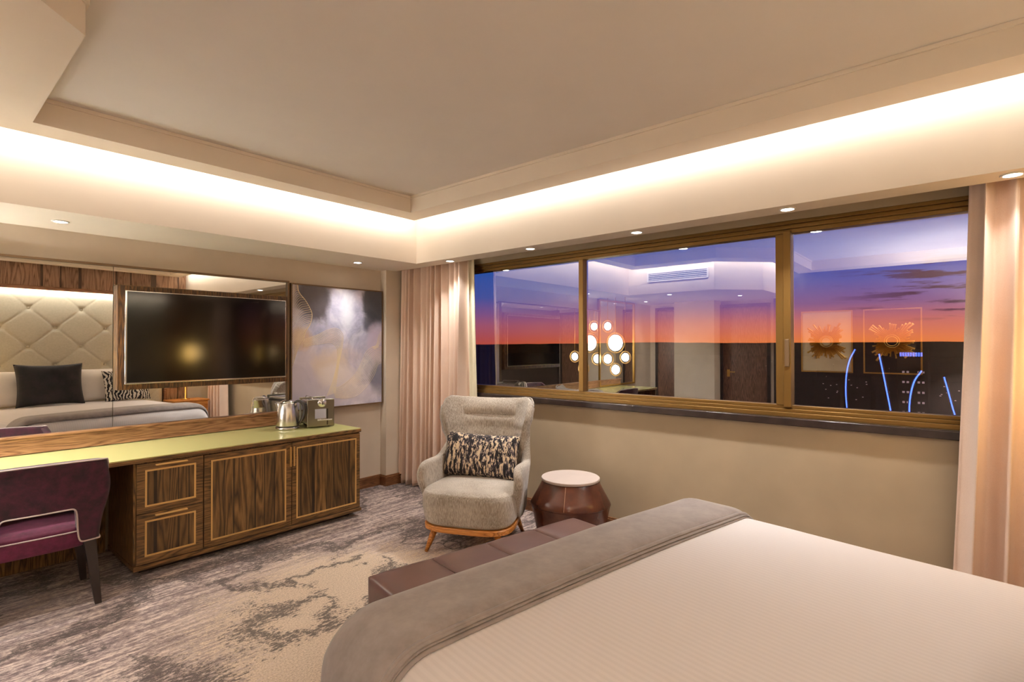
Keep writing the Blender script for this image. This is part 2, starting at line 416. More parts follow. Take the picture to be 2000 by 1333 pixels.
def m_glass():
    q = NT('coated_window_glass'); q.t.nodes.remove(q.b)
    tr = q.n('ShaderNodeBsdfTransparent'); tr.inputs[0].default_value = (.93, .93, .95, 1)
    gl = q.n('ShaderNodeBsdfGlossy'); gl.inputs['Roughness'].default_value = 0.0; gl.inputs[0].default_value = (1, 1, 1, 1)
    fr = q.n('ShaderNodeFresnel'); fr.inputs[0].default_value = 1.5
    ge = q.n('ShaderNodeNewGeometry')
    f = q.math('MULTIPLY', q.math('ADD', q.math('MULTIPLY', fr.outputs[0], .9), .40), q.math('SUBTRACT', 1.0, ge.outputs['Backfacing']))
    mxs = q.n('ShaderNodeMixShader'); q.l(f, mxs.inputs[0]); q.l(tr.outputs[0], mxs.inputs[1]); q.l(gl.outputs[0], mxs.inputs[2])
    q.l(mxs.outputs[0], q.out.inputs[0]); return q.m
MT['glass'] = m_glass()
def m_mirror():
    q = NT('silvered_mirror'); q.set(Base_Color=(.86, .86, .82), Metallic=1.0, Roughness=.0); return q.m
MT['mirror'] = m_mirror()
def m_tv():
    q = NT('glossy_tv_screen'); q.set(Base_Color=(.004, .0035, .003), Roughness=.10, Specular_IOR_Level=.55); return q.m
MT['tv'] = m_tv()
def m_bronze():
    q = NT('bronze_anodised_aluminium'); q.set(Base_Color=srgb(124, 92, 44), Roughness=.42, Metallic=.65); return q.m
MT['bronze'] = m_bronze()
def m_green():
    q = NT('green_backpainted_glass'); q.set(Base_Color=srgb(206, 202, 136), Roughness=.08, Specular_IOR_Level=.5); return q.m
MT['green'] = m_green()
def m_steel():
    q = NT('brushed_steel'); n = q.noise(q.coord(scale=(1, 1, 60)), 8, 3, .6)
    q.set(Base_Color=(.60, .57, .53), Metallic=1.0, Roughness=.26); q.bump(n, .05, .001); return q.m
MT['steel'] = m_steel()
MT['steel_dark_reflect'] = plain('steel_dark_reflection', (.22, .20, .155), .3, 1, var=.08)  # toaster end plates: dark olive reflection put into the base colour
MT['lamp_white'] = emit('downlight_lens', (1, .95, .85), 14)
MT['globe'] = emit('glowing_globe', (1, .95, .88), 34)
MT['shade'] = emit('amber_lamp_shade', (1, .58, .07), 4)
MT['led'] = emit('led_strip', (1, .86, .68), 9)

# ================================================================== SHELL
o = mbox(XD, XB, YC(XD)-.6, YA, -.05, 0).build('floor', MT['carpet']); tag(o, kind='structure')
o = mbox(XD-.1, XB+.25, -1.6, YA+.1, ZT, ZT+.1).build('ceiling', MT['ceil']); tag(o, kind='structure')
# slightly smaller reveal step under the ceiling, all round inside the lip
LIPIN = [(FXB, YC(FXB)), (FXB, FYA), (.11, FYA), (.11, DY1-.04), (-.41, DY1-.56), (XD+.1, DY1-.56), (XD+.1, YC(XD))]
inner = offset_poly(LIPIN, .356)
MB().ring(inner, offset_poly(LIPIN, .368), ZT-.022, ZT-.001).build('cornice_bead', MT['soffit'], o)
MB().ring(offset_poly(FASC, .145), inner, ZL, ZT).build('cove_lip', MT['soffit'], o)
soff = [(XD, YA), (XD, DY2), (FXD-.52, DY2), (FXD, DY1), (FXD, FYA), (FXB, FYA), (FXB, YC(FXB)), (SOFX, YC(SOFX)), (SOFX, YA)]
MB().prism(soff, ZS, ZT-.001).build('soffit', MT['soffit'], o)
CE = o
# walls
o = mbox(XD-.1, XB, YA, YA+.1, 0, ZT).build('wall_mirror_side', MT['wall']); tag(o, kind='structure')
MB().box(3.415, 3.72, YA-.10, YA, 0, ZT-.001).build('corner_column', MT['wall'], o)
WY0, WY1, WZ0, WZ1 = -.42, 4.25, 1.035, 2.31
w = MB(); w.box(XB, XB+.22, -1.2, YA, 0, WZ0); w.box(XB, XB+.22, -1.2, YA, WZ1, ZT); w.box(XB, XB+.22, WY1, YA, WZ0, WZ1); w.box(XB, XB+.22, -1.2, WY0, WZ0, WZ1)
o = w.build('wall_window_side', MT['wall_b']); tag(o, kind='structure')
o = MB().prism([(XD-.1, YC(XD)), (XD-.1, YC(XD)-.1), (XB+.2, YC(XB)-.1), (XB+.2, YC(XB))], 0, ZT).build('wall_headboard_side', MT['wall']); tag(o, kind='structure')
o = mbox(XD-.1, XD, -.5, YA, 0, ZT).build('wall_door_side', MT['wall']); tag(o, kind='structure')
mbox(XD, XD+.35, 3.40, 4.15, 0, ZS-.001).build('pier', MT['wall'], o)
mbox(XD, XD+.012, -.39, 2.50, 0, ZT-.001).build('dark_panelling', MT['dark_wood'], o)
# baseboards
b = MB()
for z0, z1, t in ((0, .085, .018), (.085, .10, .024), (.10, .112, .014)):
    b.box(2.45, 3.415, YA-t, YA, z0, z1); b.box(3.415-t, 3.72+0, YA-.10-t, YA-.10, z0, z1); b.box(3.415-t, 3.415, YA-.10, YA-t, z0, z1)
tag(b.build('baseboard_mirror_side', MT['base']), kind='structure')
b = MB()
for z0, z1, t in ((0, .085, .018), (.085, .10, .024), (.10, .112, .014)): b.box(XB-t, XB, YC(XB)+.01, YA-.13, z0, z1)
tag(b.build('baseboard_window_side', MT['base']), kind='structure')

# ------------------------------------------------------------------ window
win = empty('window_1', (XB, 2, WZ0)); tag(win, kind='structure')
def ch(o, p):   # keep world position under a moved empty
    o.parent = p; o.matrix_parent_inverse = Matrix.Translation(p.location).inverted(); return o
XG = 3.835
fr = MB()
fr.box(XB-.005, XB+.12, WY0, WY1, WZ0, WZ0+.028); fr.box(XB+.02, XB+.12, WY0, WY1, WZ0+.028, WZ0+.05); fr.box(XB+.04, XB+.12, WY0, WY1, WZ0+.05, WZ0+.072)
fr.box(XB-.005, XB+.12, WY0, WY1, WZ1-.022, WZ1); fr.box(XB+.02, XB+.12, WY0, WY1, WZ1-.048, WZ1-.022); fr.box(XB+.04, XB+.12, WY0, WY1, WZ1-.075, WZ1-.048)
fr.box(XB, XB+.12, WY0, WY0+.05, WZ0+.072, WZ1-.075); fr.box(XB, XB+.12, WY1-.05, WY1, WZ0+.072, WZ1-.075)
ch(fr.build('window_frame', MT['bronze'], bevel=.003), win)
YM1, YM2 = 2.485, .905
m = MB(); m.box(XB+.035, XB+.10, YM1-.022, YM1+.022, WZ0+.072, WZ1-.075); ch(m.build('mullion', MT['bronze'], bevel=.003), win)
m = MB(); m.box(XB+.035, XB+.10, YM2-.005, YM2+.045, WZ0+.072, WZ1-.075); m.box(XB+.015, XB+.10, YM2-.05, YM2-.005, WZ0+.06, WZ1-.06); ch(m.build('mullion', MT['bronze'], bevel=.003), win)
m = MB(); m.box(XB+.006, XB+.016, YM2-.042, YM2-.014, 1.36, 1.54); ch(m.build('window_latch', MT['frame_dark'], bevel=.003), win)
for y0, y1, dx in ((WY0+.05, YM2-.05, 0), (YM2+.045, YM1-.022, .012), (YM1+.022, WY1-.05, .004)):
    ch(mbox(XG+dx, XG+dx+.006, y0, y1, WZ0+.07, WZ1-.073).build('window_pane', MT['glass']), win)
sl = MB(); sl.box(XB-.035, XB+.0, WY0-.1, WY1+.1, .982, 1.032)
ch(sl.build('window_sill', MT['black_stone'], bevel=.006), win)

# ------------------------------------------------------------------ ac grille on the bulkhead facing the window
g = empty('air_vent', (FXD, 3.3, 2.49), label='white linear air conditioning grille on the ceiling bulkhead facing the window', cat='air vent')
m = MB(); m.box(.0, .012, -.48, .48, 0, .02); m.box(0, .012, -.48, .48, .13, .15); m.box(0, .012, -.48, -.46, .02, .13); m.box(0, .012, .46, .48, .02, .13)
m.build('vent_frame', MT['white'], g)
for k in range(4): mbox(.0, .012, -.46, .46, .03+k*.026, .042+k*.026).build('slat', MT['white'], g)
mbox(.0005, .002, -.46, .46, .02, .13).build('vent_back', MT['black_plastic'], g)
for c_ in g.children: pass

# ------------------------------------------------------------------ downlights
def downlight(x, y, label, watts, z=ZS, size=112):
    d = empty('ceiling_downlight', (x, y, z), label=label, cat='downlight', group='recessed downlights in the lowered soffit')
    MB().lathe([(.034, -.001), (.045, -.001), (.047, -.004), (.045, -.007), (.036, -.007), (.034, -.001)], 24).build('trim_ring', MT['white'], d, smooth=True)
    MB().lathe([(.034, -.0045), (.0335, -.003), (.001, -.003)], 24).build('lens', MT['lamp_white'], d)
    l = bpy.data.lights.new('downlight_lamp', 'SPOT'); l.energy = watts; l.color = (1, .97, .93); l.spot_size = math.radians(size); l.spot_blend = 1.0; l.shadow_soft_size = .03
    lo = bpy.data.objects.new('downlight_lamp', l); COL.objects.link(lo); lo.parent = d; lo.location = (0, 0, -.012)
    return d
DW = 60
for x, y, lb, dw in ((2.914, 4.47, 'small round recessed downlight above the cloudy painting', 21),
                 (.69, 4.45, 'small round recessed downlight in the white soffit above the long mirror, at far left', 60),
                 (-1.3, 4.45, 'small round recessed downlight in the soffit past the desk end, seen only in reflections', 60)):
    downlight(x, y, lb, dw)
for y, lb, dw in ((3.72, 'small round downlight right above the left curtain', 26), (2.74, 'second small downlight from the left curtain, above the narrow window pane', 50),
              (1.77, 'small round downlight above the middle window pane', 55), (.79, 'bright round downlight above the window mullion beside the right pane', 55),
              (-.18, 'large bright downlight above the right curtain', 10)):
    downlight(3.435, y, lb, dw)
for x, y, lb in ((-.3, 3.55, 'small downlight under the bulkhead beside the air grille, seen reflected in the window'), (-1.2, 2.75, 'small downlight under the bulkhead near the doors, seen reflected in the window')):
    downlight(x, y, lb, DW)

# ================================================================== MIRROR WALL
def frame_rect(m, x0, x1, z0, z1, y0, y1, t):
    m.box(x0, x1, y0, y1, z0, z0+t); m.box(x0, x1, y0, y1, z1-t, z1); m.box(x0, x0+t, y0, y1, z0+t, z1-t); m.box(x1-t, x1, y0, y1, z0+t, z1-t); return m
YM = YA-.035
mir = empty('wall_mirror', (0, YA, .9), label='long wide mirror behind the television with a thin brown top edge', cat='mirror')
for x0, x1, sh in ((1.043, 2.352, 0), (-.15, 1.039, 0)):
    p = mbox(x0, x1, YM-YA, -.001, .0+.003, 1.183).build('mirror_panel', MT['mirror'], mir)
mbox(-.17, 2.37, -.055, -.001, 1.185, 1.20).build('top_trim', MT['frame_dark'], mir)
mbox(2.354, 2.372, -.055, -.001, -.0, 1.183).build('side_trim', MT['frame_dark'], mir)
mir2 = empty('wall_mirror', (-.8, YA, .9), label='narrow brass framed mirror behind the globe pendants, seen reflected in the window', cat='mirror')
mbox(-.62, .60, -.03, -.001, -.1, 1.38).build('mirror_panel', MT['mirror'], mir2)
frame_rect(MB(), -.65, .63, -.12, 1.40, -.05, -.001, .03).build('frame', MT['brass'], mir2)
up = empty('upstand_board', (1, YA, .775), label='brown wooden board running between the green desk top and the mirror', cat='board')
mbox(-1.9, 1.36, -.045, -.001, .003, .112).build('board', MT['wood_light'], up)
mbox(-1.9, 1.36, -.062, -.001, .112, .126).build('top_lip', MT['wood_light'], up)

# TV panel and television
tvp = empty('backing_board', (1.695, YM, 1.56), label='dark wood grain backing panel mounted on the mirror behind the television', cat='panel')
PW, PH = .642, .388
mbox(-PW, PW, -.055, -.0, -PH, PH).build('panel_board', MT['wood_tv'], tvp, bevel=.004)
mbox(-PW-.004, PW+.004, -.018, -.0, PH, PH+.006).build('top_trim', MT['frame_dark'], tvp)
tv = empty('television', (1.70, YM-.055, 1.562), label='wide black flat screen television with thin silver edge on the wood panel', cat='television')
TW, TH = .606, .348
mbox(-TW, TW, -.030, 0, -TH, TH).build('bezel', MT['chrome'], tv, bevel=.003)
mbox(-TW+.012, TW-.006, -.0315, -.030, -TH+.012, TH-.006).build('screen', MT['tv'], tv)
mbox(-.03, .03, -.033, -.030, -TH+.002, -TH+.009).build('badge', MT['steel'], tv)

# painting
PX0, PX1, PZ0, PZ1 = 2.385, 3.405, .885, 2.085
pa = empty('painting', (PX0, YA-.05, PZ0), label='large square abstract painting of grey and lilac clouds with gold line ribbons', cat='painting')
W_, H_ = PX1-PX0, PZ1-PZ0
mbox(.012, W_-.012, -.0, .045, .012, H_-.012).build('canvas', MT['painting'], pa)
frame_rect(MB(), 0, W_, 0, H_, -.008, .049, .012).build('frame', MT['frame_dark'], pa)
def bez(P, n=24):
    """Catmull-Rom through points"""
    P = [Vector(p) for p in P]; P = [P[0]*2-P[1]]+P+[P[-1]*2-P[-2]]; out = []
    for i in range(1, len(P)-2):
        for k in range(n):
            t = k/n; a, b, c, d = P[i-1:i+3]
            out.append(.5*((2*b)+(-a+c)*t+(2*a-5*b+4*c-d)*t*t+(-a+3*b-3*c+d)*t**3))
    out.append(P[-2]); return out
MT['gold_line'] = plain('gold_line_paint', srgb(212, 178, 130), .5)
MT['pale_line'] = plain('pale_gold_line_paint', srgb(240, 222, 190), .5)
def line_family(A, B, n, r, m):
    A = bez(A, 8); B = bez(B, 8)
    for k in range(n):
        t = k/(n-1); pts = [a.lerp(b, t) for a, b in zip(A, B)]
        m.tube([(p.x*W_, -.0015, p.y*H_) for p in pts if .013 < p.x*W_ < W_-.013 and .013 < p.y*H_ < H_-.013] or [(0.1, 0, .1), (.1, 0, .11)], r, 4)
g = MB()
edge = [(.065, .985), (.08, .93), (.15, .86), (.205, .77), (.19, .69), (.14, .62), (.12, .55)]
g.tube([(p.x*W_, -.002, p.y*H_) for p in bez([(x, z) for x, z in edge], 8)], .0035, 4)
# hatch lines of the left ribbon
E1 = bez([(x, z) for x, z in edge], 12)
for k in range(34):
    t = k/33; b = E1[int(t*(len(E1)-1))]; a = Vector((.016, .985-t*.62+.0)); a.y = max(.33, a.y-.02)
    mid = (a+b)/2+Vector((.0, .035))
    g.tube([(p.x*W_, -.0015, p.y*H_) for p in bez([a, mid, b], 8)], .0016, 4)
g.build('gold_lines', MT['pale_line'], pa)
g = MB()
line_family([(.12, .56), (.26, .60), (.36, .64), (.46, .655), (.53, .61), (.53, .52), (.50, .40), (.47, .25), (.45, .12)],
            [(.12, .50), (.22, .52), (.32, .53), (.40, .54), (.46, .50), (.47, .44), (.46, .34), (.42, .22), (.36, .10)], 10, .0014, g)
line_family([(.985, .50), (.90, .505), (.80, .46), (.74, .36), (.66, .26), (.52, .18), (.42, .16)],
            [(.985, .36), (.94, .34), (.90, .26), (.82, .17), (.70, .09), (.58, .07), (.45, .08)], 13, .0013, g)
line_family([(.985, .64), (.95, .60), (.92, .52), (.86, .50)], [(.985, .56), (.97, .54), (.94, .50), (.90, .48)], 6, .0011, g)
g.build('pale_gold_lines', MT['pale_line'], pa)

# ================================================================== SIDEBOARD, DESK TOP
SY = 4.05                                        # front plane
sb = empty('sideboard', (1.83, SY, 0), label='low dark wood sideboard with two drawers, two doors and pale brass inlay frames', cat='sideboard')
X0, X1 = 1.0-1.83, 2.675-1.83
ZB, ZTp = .075, .738
m = MB(); m.box(X0, X1, .02, .62, ZB, ZTp); m.build('body', MT['wood_v'], sb)
mbox(X0-.004, X1+.004, -.006, .62, ZB-.028, ZB).build('bottom_board', MT['wood_frame'], sb, bevel=.002)
mbox(X0+.05, X1-.06, .09, .58, 0, ZB-.028).build('plinth', MT['dark_wood'], sb)
def panel(name, xa, xb, za, zb, ix=.045, iz=.035, handle=None):
    """a leaf with a smoked veneer border, inlay line and plank field"""
    p = mbox(xa+.002, xb-.002, 0, .02, za+.002, zb-.002).build(name, MT['wood_plank'], sb, bevel=.0015)
    a0, a1, b0, b1 = xa+ix, xb-ix, za+iz, zb-iz
    frame_rect(MB(), xa+.002, xb-.002, za+.002, zb-.002, -.0012, 0, ix-.006).build('veneer_border', MT['wood_frame'], p)
    frame_rect(MB(), a0-.003, a1+.003, b0-.003, b1+.003, -.0022, 0, .0115).build('inlay', MT['inlay'], p)
    if handle:
        hx0, hx1, hz0, hz1 = handle
        mbox(hx0, hx1, -.022, -.0012, hz0, hz1).build('handle', MT['inlay'], p, bevel=.002)
    return p
c1, c2 = 1.418-1.83, 2.045-1.83
zm = (ZB+ZTp)/2+.0
panel('drawer', X0+.012, c1-.012, zm, ZTp-.006, .050, .045, (X0+.115, c1-.115, ZTp-.026, ZTp-.017))
panel('drawer', X0+.012, c1-.012, ZB+.004, zm, .050, .050, (X0+.115, c1-.115, zm-.024, zm-.015))
panel('door', c1-.008, c2-.0, ZB+.004, ZTp-.006, .048, .045, (c2-.018, c2-.010, .545, .70))
panel('door', c2+.002, X1-.008, ZB+.004, ZTp-.006, .040, .045, (c2+.010, c2+.018, .545, .70))

dt = empty('green_counter', (1, SY, .74), label='long green glass topped counter with wooden edge above the sideboard and knee space', cat='counter')
mbox(-1.9, 1.675, -.008, YA-SY-.01, 0, .026).build('wood_edge', MT['wood_frame'], dt, bevel=.002)
mbox(-1.9, 1.672, -.005, YA-SY-.012, .026, .033).build('glass_top', MT['green'], dt, bevel=.001)
kn = empty('desk_support', (-.9, SY, 0), label='dark wooden end panel carrying the far end of the green desk top', cat='panel')
mbox(0, .04, .02, .74, 0, .74).build('end_panel', MT['wood_v'], kn)
mbox(.04, 1.898, .70, .72, .0, .738).build('modesty_panel', MT['wood_v'], kn)

# kettle
kt = empty('electric_kettle', (2.235, 4.50, .7735), math.radians(-49.4), label='brushed steel electric kettle with curved dark handle on the green counter', cat='kettle')
MB().lathe([(.082, 0), (.084, .004), (.084, .018), (.079, .021)], 40).build('power_base', MT['steel'], kt, smooth=True)
MB().lathe([(.078, .022), (.080, .03), (.078, .10), (.070, .17), (.060, .215), (.056, .224), (.05, .226)], 40).build('body', MT['steel'], kt, smooth=True)
MB().lathe([(.081, .0245), (.0812, .0265), (.0812, .0285), (.081, .030)], 40).build('seam_band', MT['black_plastic'], kt, smooth=True)
MB().lathe([(.054, .226), (.050, .234), (.035, .243), (.015, .247), (.001, .248)], 32).build('lid', MT['chrome'], kt, smooth=True)
def spout(u, v):
    a = (u-.5)*1.5; z = .145+v*.078; r = .072-.01*v+ .034*math.cos(a*PI/1.5)*v**1.2
    base = .072-.014*v
    rr = base+ (.036*v**1.1)*max(0, math.cos(a*2.1))
    return (-rr*math.cos(a), rr*math.sin(a), z)
MB().grid(spout, 16, 10).build('spout', MT['steel'], kt, smooth=True, solid=.003)
hp = bez([(.048, 0, .222), (.075, 0, .236), (.105, 0, .225), (.126, 0, .185), (.126, 0, .13), (.110, 0, .08), (.084, 0, .045)], 6)
MB().tube(hp, [.009+.004*math.sin(PI*i/(len(hp)-1)) for i in range(len(hp))], 12).build('handle', MT['black_plastic'], kt, smooth=True)

kt.scale = (1.17, 1.17, 1.02)
# toaster: end panel faces the room
to = empty('toaster', (2.50, 4.49, .7735), math.radians(-15), label='boxy steel two slot toaster with round dial beside the kettle', cat='toaster')
tw, td, tz = .108, .145, .235
mbox(-tw, tw, -td, -td+.014, .006, tz).build('end_plate', MT['steel_dark_reflect'], to, bevel=.008, seg=3)
mbox(-tw, tw, td-.014, td, .006, tz).build('end_plate', MT['steel_dark_reflect'], to, bevel=.008, seg=3)
mbox(-tw+.008, tw-.008, -td+.014, td-.014, .022, tz-.012).build('casing', MT['steel'], to, bevel=.012, seg=3)
for sx in (-.045, .045): mbox(sx-.014, sx+.014, -td+.03, td-.03, tz-.014, tz-.0105).build('slot', MT['black_plastic'], to)
mbox(-tw+.007, -tw+.0085, -td+.016, td-.016, .185, .20).build('side_vent', MT['black_plastic'], to)
for sx in (-1, 1):
    for sy in (-1, 1):
        MB().lathe([(.012, 0), (.013, .01), (.012, .03)], 12, (sx*.07, sy*.1)).build('foot', MT['black_plastic'], to, smooth=True)
k = MB().lathe([(.036, 0), (.036, .006), (.030, .010), (.026, .010), (.024, .018), (.001, .019)], 28).xf(Matrix.Translation((.008, -td, .205)) @ Matrix.Rotation(PI/2, 4, 'X')).build('dial', MT['chrome'], to, smooth=True)
mbox(-.0025+.008, .0025+.008, -td-.026, -td-.016, .19, .222).build('pointer', MT['black_plastic'], k)
mbox(-.048, .040, -td-.0015, -td, .075, .155).build('inset_panel', MT['chrome'], to)
mbox(.046, .056, -td-.0012, -td, .02, .155).build('lever_slot', MT['black_plastic'], to)
mbox(-.035, .085, -td-.026, -td-.001, .058, .072).build('lever', MT['chrome'], to, bevel=.004)
wire = MB(); wire.tube([(-.06, -.12, tz), (-.06, -.1, tz+.018), (-.06, .1, tz+.018), (-.06, .12, tz)], .003, 6); wire.build('bread_rail', MT['chrome'], to, smooth=True)

to.scale = (1.09, 1.05, 1.06)
# ================================================================== CURTAINS
def curtain(name, y0, y1, x, seed, npl, label, flare=0.0, amp=.035, part=None, mat='curtain', z0=.012, z1=2.62, parent=None):
    rnd = random.Random(seed)
    ph = [rnd.uniform(0, 6.28) for _ in range(6)]
    fr_ = [1+rnd.uniform(-.25, .25) for _ in range(6)]
    def fn(u, v):
        z = z0+(z1-z0)*v; low = (1-v)
        s = u + .010*math.sin(6*PI*u+ph[0])*low
        y = y0+(y1-y0)*s
        y += flare*(low**1.5)*u - .10*(low**1.6)*max(0, u-.8)*5*(part == 'lining') + .05*low*(1-u)**2*(part == 'drape') 
        w = .5+.5*math.sin(2*PI*npl*s*.21+ph[1]+.8*low)
        a = amp*(.55+.75*w)*(1.0-.25*v)
        q = math.sin(2*PI*npl*s + ph[2] + .9*math.sin(2*PI*2.3*s*fr_[1]+ph[3]) + 1.1*low*math.sin(7*s+ph[4]))
        q = q*(1-.25*q*q)*1.33
        xx = x + a*q + .003*math.sin(2*PI*npl*2.7*s+ph[5])*(v**2*1.6+.2)
        y += .35*a*math.cos(2*PI*npl*s+ph[2])*.6
        return (xx, y, z)
    o = MB().grid(fn, int(npl*16), 44).build(name, MT[mat], parent, smooth=True, solid=.003)
    return o
cu = empty('curtain', (3.62, 4.2, 0), label='full height blush pink curtain hanging left of the window behind the armchair', cat='curtain')
o = curtain('drape', 4.655, 3.70, 3.62, 5, 11.5, '', amp=.062, part='drape'); ch(o, cu)
o = curtain('lining', 3.86, 3.665, 3.685, 8, 2.2, '', flare=-.09, amp=.016, mat='lining'); ch(o, cu)
cu2 = empty('curtain', (3.62, -.3, 0), label='full height blush pink curtain hanging at the right edge of the window', cat='curtain')
def rc(u, v):
    z = .012+(2.62-.012)*v; low = 1-v
    y = -.035-u*.60 + .095*low**1.3*(1-u)
    q = math.sin(2*PI*5.2*u+1.2+.5*math.sin(7*u))
    return (3.62+.060*q*(1-.2*v)+.008*math.sin(2*PI*17*u+2)*v, y+.012*math.cos(2*PI*5.2*u+1.2), z)
ch(MB().grid(rc, 120, 44).build('drape', MT['curtain'], None, smooth=True, solid=.003), cu2)
# ================================================================== WING CHAIR
wc = empty('wing_armchair', (2.93, 2.86, 0), math.radians(205)+PI/2, label='grey beige tweed wingback armchair on orange oak legs before the left curtain', cat='armchair')
# local: front = -Y
def sq(u, a, b, n=3.2):
    t = 2*PI*u; c, s = math.cos(t), math.sin(t)
    return (a*math.copysign(abs(c)**(2/n), c), b*math.copysign(abs(s)**(2/n), s))
def seat(u, v):
    # v: 0 bottom centre .. 1 top centre
    prof = [(0, .20), (.90, .20), (.955, .225), (1.0, .33), (1.0, .40), (.965, .435), (.86, .452), (.5, .466), (0, .470)]
    k = v*(len(prof)-1); i = min(int(k), len(prof)-2); f = k-i
    s = prof[i][0]*(1-f)+prof[i+1][0]*f; z = prof[i][1]*(1-f)+prof[i+1][1]*f
    x, y = sq(u, .345, .36, 3.6)
    taper = 1-.10*(y/.36)                       # wider at the front
    return (x*s*taper, y*s-.02, z)
MB().grid(seat, 64, 24, cu=True).build('seat_cushion', MT['chair'], wc, smooth=True, sub=1)
def rail(u, v):
    prof = [(0, .158), (.93, .158), (.95, .163), (.955, .192), (.94, .199), (0, .199)]
    k = v*(len(prof)-1); i = min(int(k+1e-9), len(prof)-2); f = k-i
    s = prof[i][0]*(1-f)+prof[i+1][0]*f; z = prof[i][1]*(1-f)+prof[i+1][1]*f
    x, y = sq(u, .345, .36, 3.6)
    return (x*s*(1-.10*(y/.36)), y*s-.02, z)
MB().grid(rail, 64, 15, cu=True).build('base_rail', MT['oak'], wc, smooth=False)
for sx, sy in ((-1, -1), (1, -1), (-1, 1), (1, 1)):
    a = Vector((sx*.235, sy*.24-.02, .17)); b = Vector((sx*.285, sy*.30-.02, .0))
    MB().tube([a, a.lerp(b, .5), b], [.026, .021, .0125], 16).build('leg', MT['oak'], wc, smooth=True)
def hw(z):      # half width of the back at height z
    P = [(.20, .31), (.40, .325), (.56, .325), (.66, .318), (.74, .322), (.84, .348), (.94, .372), (1.02, .378), (1.08, .370)]
    for i in range(len(P)-1):
        if z <= P[i+1][0]:
            t = (z-P[i][0])/(P[i+1][0]-P[i][0]); t = t*t*(3-2*t); return P[i][1]*(1-t)+P[i+1][1]*t
    return P[-1][1]
def back(u, v):
    s = 2*u-1
    ztop = 1.045+.030*abs(s)**2.2
    if abs(s) > .90: ztop -= .035*((abs(s)-.90)/.10)**2
    z = .24+(ztop-.24)*v
    yb = .245+.135*(z-.40)/.66
    fwd = .035+.155*math.exp(-((z-.90)/.26)**2)
    fwd = max(fwd, .05 if z < .6 else 0)
    y = yb-fwd*abs(s)**3.2
    x = hw(z)*math.copysign(abs(s)**.92, s)
    # head cushion fold
    if abs(s) < .62:
        e = min(1, (.62-abs(s))/.10)
        dz = z-.925
        y += e*(.020*math.exp(-(dz/.016)**2) - .016*math.exp(-((dz-.055)/.05)**2)*(1 if dz > -.01 else 0) - .008*math.exp(-((dz+.04)/.04)**2))
    if z > ztop-.03: y += .012*((z-ztop+.03)/.03)
    return (x, y, z)
MB().grid(back, 60, 90).build('back', MT['chair'], wc, smooth=True, solid=.06)
pts = [Vector(back(u_, v_)) for u_, v_ in [(0, k/40) for k in range(14, 41)]+[(k/40, 1) for k in range(1, 40)]+[(1, 1-k/40) for k in range(0, 27)]]
for p in pts: p.y += .012; 
MB().tube([(p.x*1.012, p.y+.015, p.z+.002) for p in pts], .006, 8).build('piping', MT['chair'], wc, smooth=True)
for sx in (-1, 1):
    # outline of the arm seen from the side (y, z)
    out = bez([(.30, .215), (.10, .205), (-.04, .215), (-.13, .29), (-.20, .40), (-.235, .50), (-.225, .575), (-.17, .615), (-.06, .620), (.07, .615), (.16, .645), (.24, .72), (.315, .84)], 5)
    P = [(p.x, p.y) for p in out]
    m = MB(); n = len(P)
    cen = (.12, .42)
    rings = [(.86, -.030), (.96, -.026), (1.0, -.010), (1.0, .014), (.96, .032), (.86, .038)]
    vs = []
    for s_, dx in rings:
        for (y, z) in P:
            bow = .040*math.exp(-((z-.52)/.16)**2)-.03*max(0, (.35-z)/.15)
            yy = cen[0]+(y-cen[0])*s_; zz = cen[1]+(z-cen[1])*(s_ if z > .25 else 1)
            flare_in = -.05*max(0, (y-.05)/.27)
            vs.append((sx*(.335+bow+dx+flare_in*.55), yy, zz))
    fs = [(i*n+k_, i*n+k_+1, (i+1)*n+k_+1, (i+1)*n+k_) for i in range(len(rings)-1) for k_ in range(n-1)]
    fs += [(i*n+n-1, i*n, (i+1)*n, (i+1)*n+n-1) for i in range(len(rings)-1)]
    fs += [tuple(range(n)), tuple((len(rings)-1)*n+k_ for k_ in range(n))]
    m.add(vs, fs)
    m.build('arm', MT['chair'], wc, smooth=True, sub=0)
def pillow(w, h, t, pinch=.06, nu=28, nv=20, wave=0):
    def f(sgn):
        def g(u, v):
            a, b = 2*u-1, 2*v-1
            ex = w/2*(a*(1-pinch*(1-abs(b)**2)*abs(a)**3)); ez = h/2*(b*(1-pinch*1.4*(1-abs(a)**2)*abs(b)**3))
            th = t/2*((1-abs(a)**2.6)*(1-abs(b)**2.6))**.55
            th += wave*noise.noise(Vector((a*2.1+sgn*5, b*2.3, w*9)))*((1-a*a)*(1-b*b))
            return (ex, sgn*th, ez)
        return g
    m = MB(); m.grid(f(1), nu, nv); m.grid(f(-1), nu, nv); return m
cs = pillow(.63, .35, .15, .05, wave=.012).xf(Matrix.Rotation(math.radians(-16), 4, 'X') @ Matrix.Rotation(math.radians(1.5), 4, 'Y')).build('lumbar_cushion', MT['cushion'], None, smooth=True)
cs.matrix_world = Matrix.Translation((2.93, 2.86, 0)) @ Matrix.Rotation(math.radians(205)+PI/2, 4, 'Z') @ Matrix.Translation((-.015, .125, .625))
tag(cs, 'oblong black, cream and purple streaked cushion leaning on the armchair back', 'cushion')

